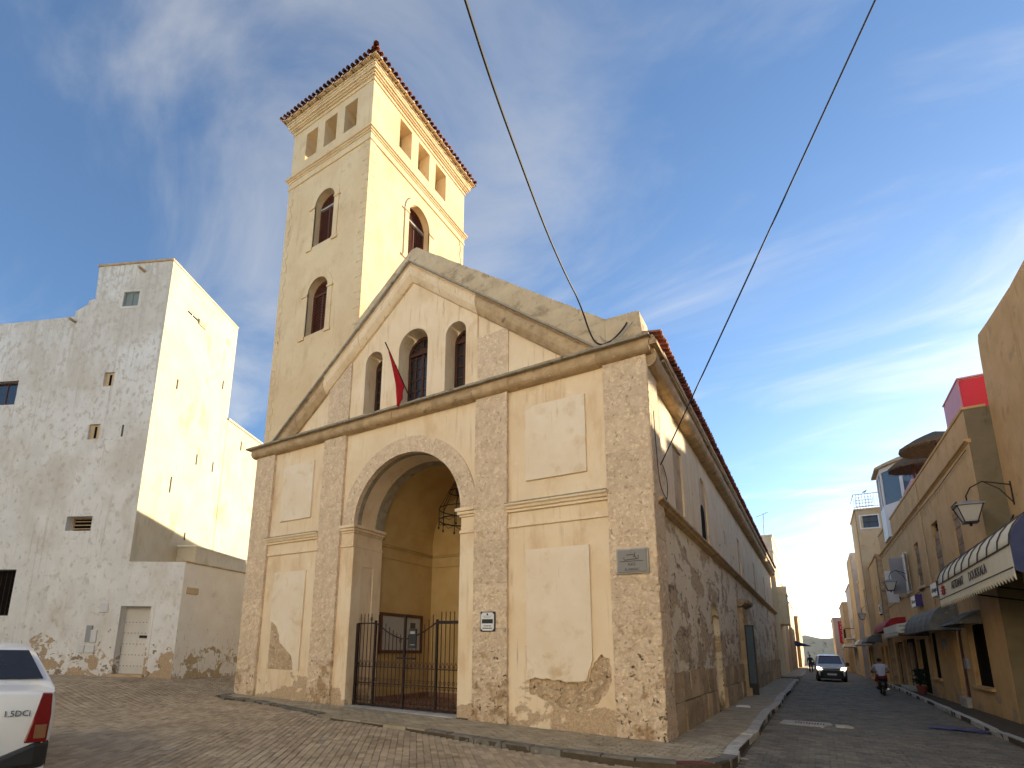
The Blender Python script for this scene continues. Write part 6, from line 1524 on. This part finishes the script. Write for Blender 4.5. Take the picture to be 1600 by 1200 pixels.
# rear window follows the slope between boot lid and roof
def slope(s, off=.012): return Vector((0, s, lerp_tab(s, top_) + off + .02))
wpts = []
for s, hw in ((.66, .70), (1.10, .56)): wpts.append((hw, s - .012, lerp_tab(s, top_) + .028))
quad_patch([(-.70, wpts[0][1], wpts[0][2]), (.70, wpts[0][1], wpts[0][2]), (.52, wpts[1][1], wpts[1][2] + .01), (-.52, wpts[1][1], wpts[1][2] + .01)], 'dark_glass', 'rear_window', car, .012)
for sx in (1, -1): quad_patch([(sx * .808, 1.35, 1.04), (sx * .812, 2.9, 1.03), (sx * .622, 2.55, 1.40), (sx * .618, 1.6, 1.40)], 'dark_glass', 'side_window', car, .01)
bm = B(); FCb = Fr((0, 0, 0), (1, 0, 0), (0, -1, 0))
lathe_ = None
for sx in (1, -1):
    bm = B(); pts = [(sx * .60, .50), (sx * .80, .50), (sx * .808, .78), (sx * .79, 1.0), (sx * .70, 1.005), (sx * .66, .78)]
    plate(bm, FCb, pts, d0=-.16, d1=.022); obj('tail_lamp', bm, 'lamp_red', car, local=True, bevel=.012)
    bm = B(); plate(bm, FCb, rect(min(sx * .68, sx * .785), max(sx * .68, sx * .785), .54, .68), d0=.02, d1=.027); obj('reverse_lamp', bm, 'lamp_amber', car, local=True, bevel=.006)
bm = B(); rings = []
for x in [-.83, -.80, -.7, -.4, 0, .4, .7, .80, .83]:
    yb = -.09 + .22 * max(0, (abs(x) - .6) / .25) ** 2; zt = .50 - .13 * (1 - min(1, abs(x) / .68) ** 5)
    rings.append([(x, yb, .24), (x, yb - .03, .30), (x, yb - .03, zt - .03), (x, yb, zt), (x, .14, zt), (x, .14, .24)])
ring_loft(bm, rings); obj('bumper', bm, 'bumper_black', car, local=True, bevel=.01)
bm = B(); rings = []
for x in [-.82, -.7, -.3, .3, .7, .82]:
    yb = -.07 + .2 * max(0, (abs(x) - .6) / .25) ** 2; rings.append([(x, yb, .17), (x, yb - .02, .29), (x, .14, .29), (x, .14, .17)])
ring_loft(bm, rings); obj('bumper_skirt', bm, 'car_white', car, local=True)
text('1.5DCi', .085, FCb, .50, .80, .012, 'plaque_ink', car, 'badge', width=.22, local=True)
bm = B(); fbox(bm, FCb, -.26, .26, .62, .73, .0, .012); obj('number_plate', bm, 'sign_white', car, local=True)
f_ = Fr((0, 0, 0), (1, 0, 0), (0, -.62, .78), v=(0, .8, .62))
bm = B(); plate(bm, Fr((.30, .98, 1.335), (1, 0, 0), (0, -.63, .78), v=(0, .78, .63)), [(.12 * math.cos(q * .26), .045 * math.sin(q * .26)) for q in range(24)], d0=.0, d1=.006); obj('sticker', bm, 'sign_white', car, local=True)
for sx in (1, -1):
    for y in (.85, 3.45): wheel(car, (sx * .74, y, .30))

# white van coming up the street: local frame x right-hand, nose at y = 0 facing -Y
vp = (3.25, 33.8, -.10)
van = empty('white_van', vp, math.radians(1.5), label='white panel van driving up the street with headlamps on', cat='van')
top_ = [(0, .78), (.1, .98), (.9, 1.12), (1.55, 1.66), (1.9, 1.76), (3.0, 1.79), (4.2, 1.76), (4.35, 1.6)]
wid_ = [(0, .70), (.12, .82), (.5, .87), (4.2, .87), (4.35, .84)]
bm = B(); rings = []
for s in (0, .04, .1, .25, .5, .9, 1.1, 1.3, 1.55, 1.75, 1.95, 2.5, 3.2, 4.0, 4.25, 4.35):
    zt = lerp_tab(s, top_); w = lerp_tab(s, wid_); belt = min(zt - .01, lerp_tab(s, [(0, .74), (.1, .92), (.9, 1.04), (4.35, 1.04)])); gh = zt - belt; tin = w - gh * (.22 if s > 1 else .3)
    half = [(0, .30), (w * .9, .30), (w, .45), (w, .7), (w * .985, belt), (w * .985 - (w * .985 - tin) * .5, belt + gh * .55), (tin * .97, zt - .05 * min(1, gh * 3)), (tin * .8, zt), (0, zt + .015)]
    rings.append([(x, s, z) for x, z in half] + [(-x, s, z) for x, z in half[-2:0:-1]])
ring_loft(bm, rings); obj('body', bm, 'car_white', van, local=True, smooth=True, bevel=.02)
quad_patch([(-.70, .95, 1.205), (.70, .95, 1.205), (.60, 1.50, 1.695), (-.60, 1.50, 1.695)], 'sky_glass', 'windscreen', van, .02)
quad_patch([(-.61, 1.42, 1.645), (.61, 1.42, 1.645), (.585, 1.50, 1.715), (-.585, 1.50, 1.715)], 'lamp_red', 'sunstrip', van, .02)
for sx in (1, -1): quad_patch([(sx * .865, 1.2, 1.10), (sx * .865, 2.1, 1.10), (sx * .77, 2.05, 1.56), (sx * .77, 1.62, 1.56)], 'dark_glass', 'side_window', van, .012)
FV = Fr((0, 0, 0), (1, 0, 0), (0, -1, 0))
bm = B(); rings = []
for x in (-.86, -.8, -.5, 0, .5, .8, .86):
    yb = -.06 + .25 * max(0, (abs(x) - .5) / .36) ** 2; rings.append([(x, yb, .20), (x, yb - .03, .28), (x, yb - .03, .66), (x, yb + .02, .76), (x, .3, .76), (x, .3, .20)])
ring_loft(bm, rings); obj('bumper', bm, 'bumper_black', van, local=True)
bm = B()
for k in range(3): fbox(bm, FV, -.55, .55, .80 + k * .03, .815 + k * .03, -.1, .05 - k * .01)
obj('grille', bm, 'bumper_black', van, local=True)
for sx in (1, -1):
    bm = B(); plate(bm, FV, [(sx * .50, .78), (sx * .80, .80), (sx * .84, .96), (sx * .62, .93)], d0=-.25, d1=.0); obj('headlamp', bm, 'headlamp', van, local=True, bevel=.02)
    bm = B(); fbox(bm, FV, min(sx * .90, sx * 1.10), max(sx * .90, sx * 1.10), 1.05, 1.28, -1.32, -1.20); fbox(bm, FV, min(sx * .8, sx * .9), max(sx * .8, sx * .9), 1.08, 1.13, -1.3, -1.22); obj('mirror', bm, 'bumper_black', van, local=True, bevel=.03)
    for y in (.75, 3.5): wheel(van, (sx * .76, y, .30))
bm = B(); fbox(bm, FV, -.27, .27, .44, .56, .085, .10); obj('number_plate', bm, 'sign_white', van, local=True)
bm = B(); fv2 = Fr((0, 0, .87), (1, 0, 0), (0, -1, 0)); plate(bm, fv2, [(0, -.07), (.06, 0), (0, .07), (-.06, 0)], [[(0, -.04), (.032, 0), (0, .04), (-.032, 0)]], d0=.02, d1=.06); obj('emblem', bm, 'steel', van, local=True)

# ------------------------------------------------------------------ people
def figure(name, joints, bones, mat, parent, root='pelvis', sub=2):
    me = bpy.data.meshes.new(name); keys = list(joints); ix = {k: i for i, k in enumerate(keys)}
    me.from_pydata([joints[k][:3] for k in keys], [(ix[a], ix[b]) for a, b in bones], [])
    o = bpy.data.objects.new(name, me); put(o, parent, local=True)
    sk = o.modifiers.new('skin', 'SKIN'); sk.use_smooth_shade = True
    for i, k in enumerate(keys):
        sv = me.skin_vertices[0].data[i]; r = joints[k][3]; sv.radius = r if isinstance(r, tuple) else (r, r); sv.use_root = (k == root)
    ss = o.modifiers.new('sub', 'SUBSURF'); ss.levels = sub; ss.render_levels = sub
    bpy.context.view_layer.update(); dg = bpy.context.evaluated_depsgraph_get()
    m2 = bpy.data.meshes.new_from_object(o.evaluated_get(dg)); o.modifiers.clear(); o.data = m2
    m2.materials.clear(); m2.materials.append(MATS[mat])
    for p in m2.polygons: p.use_smooth = True
    return o
def paint_body(o, rules, mats):
    """assign clothing materials by height / position on one continuous body"""
    for m in mats: o.data.materials.append(MATS[m])
    for p in o.data.polygons:
        c = p.center
        for fn, i in rules:
            if fn(c): p.material_index = i; break
def hand(parent, c, fwd, mat='skin'):
    bm = B(); c = Vector(c); fwd = Vector(fwd).normalized(); side = Vector((1, 0, 0)) if abs(fwd.x) < .9 else Vector((0, 1, 0)); up_ = fwd.cross(side)
    tube(bm, [c, c + fwd * .04, c + fwd * .08], [.028, .036, .032], 8)
    for k, l in enumerate((.06, .075, .07, .055)):
        b = c + fwd * .075 + side * (-.027 + k * .018); tube(bm, [b, b + fwd * l * .5, b + fwd * l * .75 + up_ * l * .4], .0085, 5)
    b = c + fwd * .03 + side * .03; tube(bm, [b, b + side * .025 + fwd * .02, b + side * .03 + fwd * .05], .0095, 5)
    return obj('hand', bm, mat, parent, local=True, smooth=True)
# rider on a moped, seen from behind, riding away (+Y)
rp = PX((1382, 1087), 2, -.10)
moped = empty('moped', (rp.x, rp.y, -.10), label='dark moped ridden away along the right kerb', cat='moped')
wheel(moped, (0, .0, .27), .27, .09); wheel(moped, (0, 1.2, .27), .27, .09)
bm = B(); ring_loft(bm, [[(x * w, y, z0 + (z1 - z0) * q) for x, q in ((-1, .2), (-.7, 0), (.7, 0), (1, .2), (1, .8), (.7, 1), (-.7, 1), (-1, .8))] for y, w, z0, z1 in ((-.25, .08, .45, .6), (-.1, .14, .38, .70), (.3, .15, .32, .72), (.5, .13, .25, .6), (.6, .16, .22, .32), (.95, .16, .22, .34))]); obj('frame', bm, 'bumper_black', moped, local=True, smooth=True)
bm = B(); ring_loft(bm, [[(x * w, y, .70 + h * q) for x, q in ((-1, 0), (1, 0), (.9, .8), (.5, 1), (-.5, 1), (-.9, .8))] for y, w, h in ((-.22, .10, .06), (0, .14, .09), (.35, .13, .08), (.5, .08, .05))]); obj('saddle', bm, 'rubber', moped, local=True, smooth=True)
bm = B(); ring_loft(bm, [[(x * w, y, z) for x in (-1, 1)] + [(x * w, y + .05, z) for x in (1, -1)] for y, z, w in ((.98, .30, .15), (1.0, .7, .17), (1.03, .95, .13))]); obj('leg_shield', bm, 'bumper_black', moped, local=True)
bm = B(); tube(bm, [(-.33, .92, 1.0), (-.12, 1.0, 1.03), (.12, 1.0, 1.03), (.33, .92, 1.0)], .016, 6); tube(bm, [(0, 1.2, .27), (0, 1.02, 1.0)], .03, 6); obj('handlebar', bm, 'iron', moped, local=True)
bm = B(); fbox(bm, Fr((0, -.27, .52), (1, 0, 0), (0, -1, 0)), -.05, .05, -.03, .03, 0, .03); obj('tail_lamp', bm, 'lamp_red', moped, local=True)
bm = B(); tube(bm, [(.16, -.25, .32), (.16, .25, .30)], .045, 8); obj('exhaust', bm, 'steel', moped, local=True)
rider = empty('person', (rp.x, rp.y + .15, -.10), label='person in pale shirt and dark red shorts riding the moped', cat='person')
J = {'pelvis': (0, .0, .86, (.17, .14)), 'waist': (0, .03, 1.02, (.165, .12)), 'chest': (0, .12, 1.24, (.20, .14)), 'neck0': (0, .17, 1.40, (.10, .08)), 'neck': (0, .19, 1.45, .055), 'jaw': (0, .23, 1.50, .065), 'head': (0, .22, 1.57, (.082, .098)), 'crown': (0, .21, 1.635, .065),
     'shl': (-.19, .15, 1.35, .075), 'ell': (-.31, .28, 1.14, .052), 'wrl': (-.31, .52, 1.05, .034), 'shr': (.19, .15, 1.35, .075), 'elr': (.31, .28, 1.14, .052), 'wrr': (.31, .52, 1.05, .034),
     'hipl': (-.10, .02, .82, .11), 'knl': (-.17, .46, .72, .08), 'anl': (-.16, .50, .32, .048), 'tol': (-.16, .62, .27, .04), 'hipr': (.10, .02, .82, .11), 'knr': (.17, .46, .72, .08), 'anr': (.16, .50, .32, .048), 'tor': (.16, .62, .27, .04)}
BN = [('pelvis', 'waist'), ('waist', 'chest'), ('chest', 'neck0'), ('neck0', 'neck'), ('neck', 'jaw'), ('jaw', 'head'), ('head', 'crown'), ('chest', 'shl'), ('shl', 'ell'), ('ell', 'wrl'), ('chest', 'shr'), ('shr', 'elr'), ('elr', 'wrr'), ('pelvis', 'hipl'), ('hipl', 'knl'), ('knl', 'anl'), ('anl', 'tol'), ('pelvis', 'hipr'), ('hipr', 'knr'), ('knr', 'anr'), ('anr', 'tor')]
o = figure('body', J, BN, 'skin', rider)
paint_body(o, [(lambda c: c.z < .36, 3), (lambda c: c.z < .92 and not (c.z < .60), 2), (lambda c: .92 <= c.z < 1.43 and abs(c.x) < .36 and not (abs(c.x) > .22 and c.z < 1.10), 1)], ['shirt_pale', 'shorts_red', 'rubber'])
bm = B(); ring_loft(bm, [[(.095 * w * math.cos(q * .5236), .20 + .105 * w * math.sin(q * .5236), z) for q in range(12)] for z, w in ((1.555, .92), (1.59, 1.02), (1.63, .95), (1.665, .65), (1.68, .2))]); obj('hair', bm, 'hair_dark', rider, local=True, smooth=True)
hand(rider, (-.31, .52, 1.05), (0, 1, -.15)); hand(rider, (.31, .52, 1.05), (0, 1, -.15))
bm = B(); ring_loft(bm, [[(.012, .315, 1.555), (-.012, .315, 1.555), (0, .315, 1.575)], [(.016, .335, 1.545), (-.016, .335, 1.545), (0, .335, 1.56)]])
for sx in (-1, 1): lathe(bm, [(.002, 0), (.018, .02), (.012, .05)], (sx * .085, .215, 1.53), 6)
obj('face', bm, 'skin', rider, local=True)
# far pedestrian beside a bicycle
pp_ = PX((1268, 1051), 2, -.08)
ped = empty('person', (pp_.x, pp_.y, -.09), label='person in dark clothes standing beside a bicycle far down the street', cat='person')
J = {'pelvis': (0, 0, .92, (.15, .12)), 'waist': (0, 0, 1.08, (.14, .10)), 'chest': (0, 0, 1.30, (.18, .12)), 'neck0': (0, 0, 1.46, (.09, .07)), 'neck': (0, 0, 1.51, .052), 'jaw': (0, -.02, 1.57, .062), 'head': (0, -.01, 1.64, (.08, .095)), 'crown': (0, 0, 1.71, .06),
     'shl': (-.18, 0, 1.42, .07), 'ell': (-.24, -.02, 1.14, .048), 'wrl': (-.23, -.12, .92, .032), 'shr': (.18, 0, 1.42, .07), 'elr': (.27, -.05, 1.16, .048), 'wrr': (.40, -.22, 1.02, .032),
     'hipl': (-.09, 0, .88, .10), 'knl': (-.10, -.02, .48, .07), 'anl': (-.10, .03, .10, .045), 'tol': (-.10, -.12, .05, .04), 'hipr': (.09, 0, .88, .10), 'knr': (.11, .06, .48, .07), 'anr': (.11, .12, .10, .045), 'tor': (.11, -.02, .05, .04)}
o = figure('body', J, BN, 'skin', ped)
paint_body(o, [(lambda c: c.z < .9, 1), (lambda c: c.z < 1.5 and not (abs(c.x) > .2 and c.z < 1.0), 1)], ['cloth_dark'])
bm = B(); ring_loft(bm, [[(.09 * w * math.cos(q * .5236), .012 + .10 * w * math.sin(q * .5236), z) for q in range(12)] for z, w in ((1.63, .9), (1.67, 1.02), (1.72, .85), (1.75, .3))]); obj('hair', bm, 'hair_dark', ped, local=True, smooth=True)
hand(ped, (-.23, -.12, .92), (0, -.3, -1)); hand(ped, (.40, -.22, 1.02), (.6, -.6, -.3))
bike = empty('bicycle', (pp_.x + .55, pp_.y - .1, -.09), math.radians(20), label='bicycle held by the far pedestrian', cat='bicycle')
for y in (-.5, .5):
    bm = B(); tube(bm, [(0, y + .32 * math.cos(q * .2618), .33 + .32 * math.sin(q * .2618)) for q in range(25)], .02, 5)
    for q in range(8): tube(bm, [(0, y, .33), (0, y + .32 * math.cos(q * .785), .33 + .32 * math.sin(q * .785))], .004, 4)
    obj('wheel', bm, 'rubber', bike, local=True)
bm = B(); tube(bm, [(0, .5, .33), (0, .1, .33), (0, .25, .80), (0, -.32, .82), (0, .1, .33)], .02, 6); tube(bm, [(0, .5, .33), (0, .25, .80)], .015, 6); tube(bm, [(0, -.5, .33), (0, -.3, .98)], .018, 6); obj('frame', bm, 'blue_paint', bike, local=True)
bm = B(); tube(bm, [(-.26, -.28, 1.0), (0, -.3, .98), (.26, -.28, 1.0)], .014, 6); obj('handlebar', bm, 'iron', bike, local=True)
bm = B(); fbox(bm, Fr((0, .25, .86), (1, 0, 0), (0, -1, 0)), -.07, .07, 0, .05, -.12, .12); obj('saddle', bm, 'rubber', bike, local=True, bevel=.02)

# ------------------------------------------------------------------ unseen white houses added behind the viewer to bounce sunlight onto the facade
for (x0, x1, y0, y1, h, m, lb) in ((-44, -27, -52, -22, 16.0, 'bounce_white', 'unseen white house added to bounce sun, opposite the white house'), (-26.9, -12, -50, -25, 17.5, 'bounce_white', 'unseen pale house added to bounce sun onto the church'), (-11.9, 1.5, -52, -27, 16.5, 'bounce_white', 'unseen whitewashed house added to bounce sun towards the church gate'), (1.6, 16, -50, -26, 17.0, 'bounce_white', 'unseen white house added to bounce sun towards the street mouth')):
    t = empty('unseen_bounce_house', ((x0 + x1) / 2, y1, 0), label=lb, cat='house')
    f = Fr((x0, y1, 0), (1, 0, 0), (0, 1, 0)); W_ = x1 - x0
    hs = [(W_ * (k + .5) / 4 - .55, W_ * (k + .5) / 4 + .55, z, z + 1.7) for k in range(4) for z in (1.2, 5.0)]
    bm = B(); plate(bm, f, rect(0, W_, -.5, h), [rect(*q) for q in hs], d0=-.4, d1=0); obj('wall', bm, m, t)
    bm = B(); box(bm, x0, x1, y0, y1 - .41, -.5, h - .5); obj('core', bm, m, t)
    for q in hs: win(f, rect(*q), -.18, 2, 2, 'wood', 'dark_glass', t, t=.03)
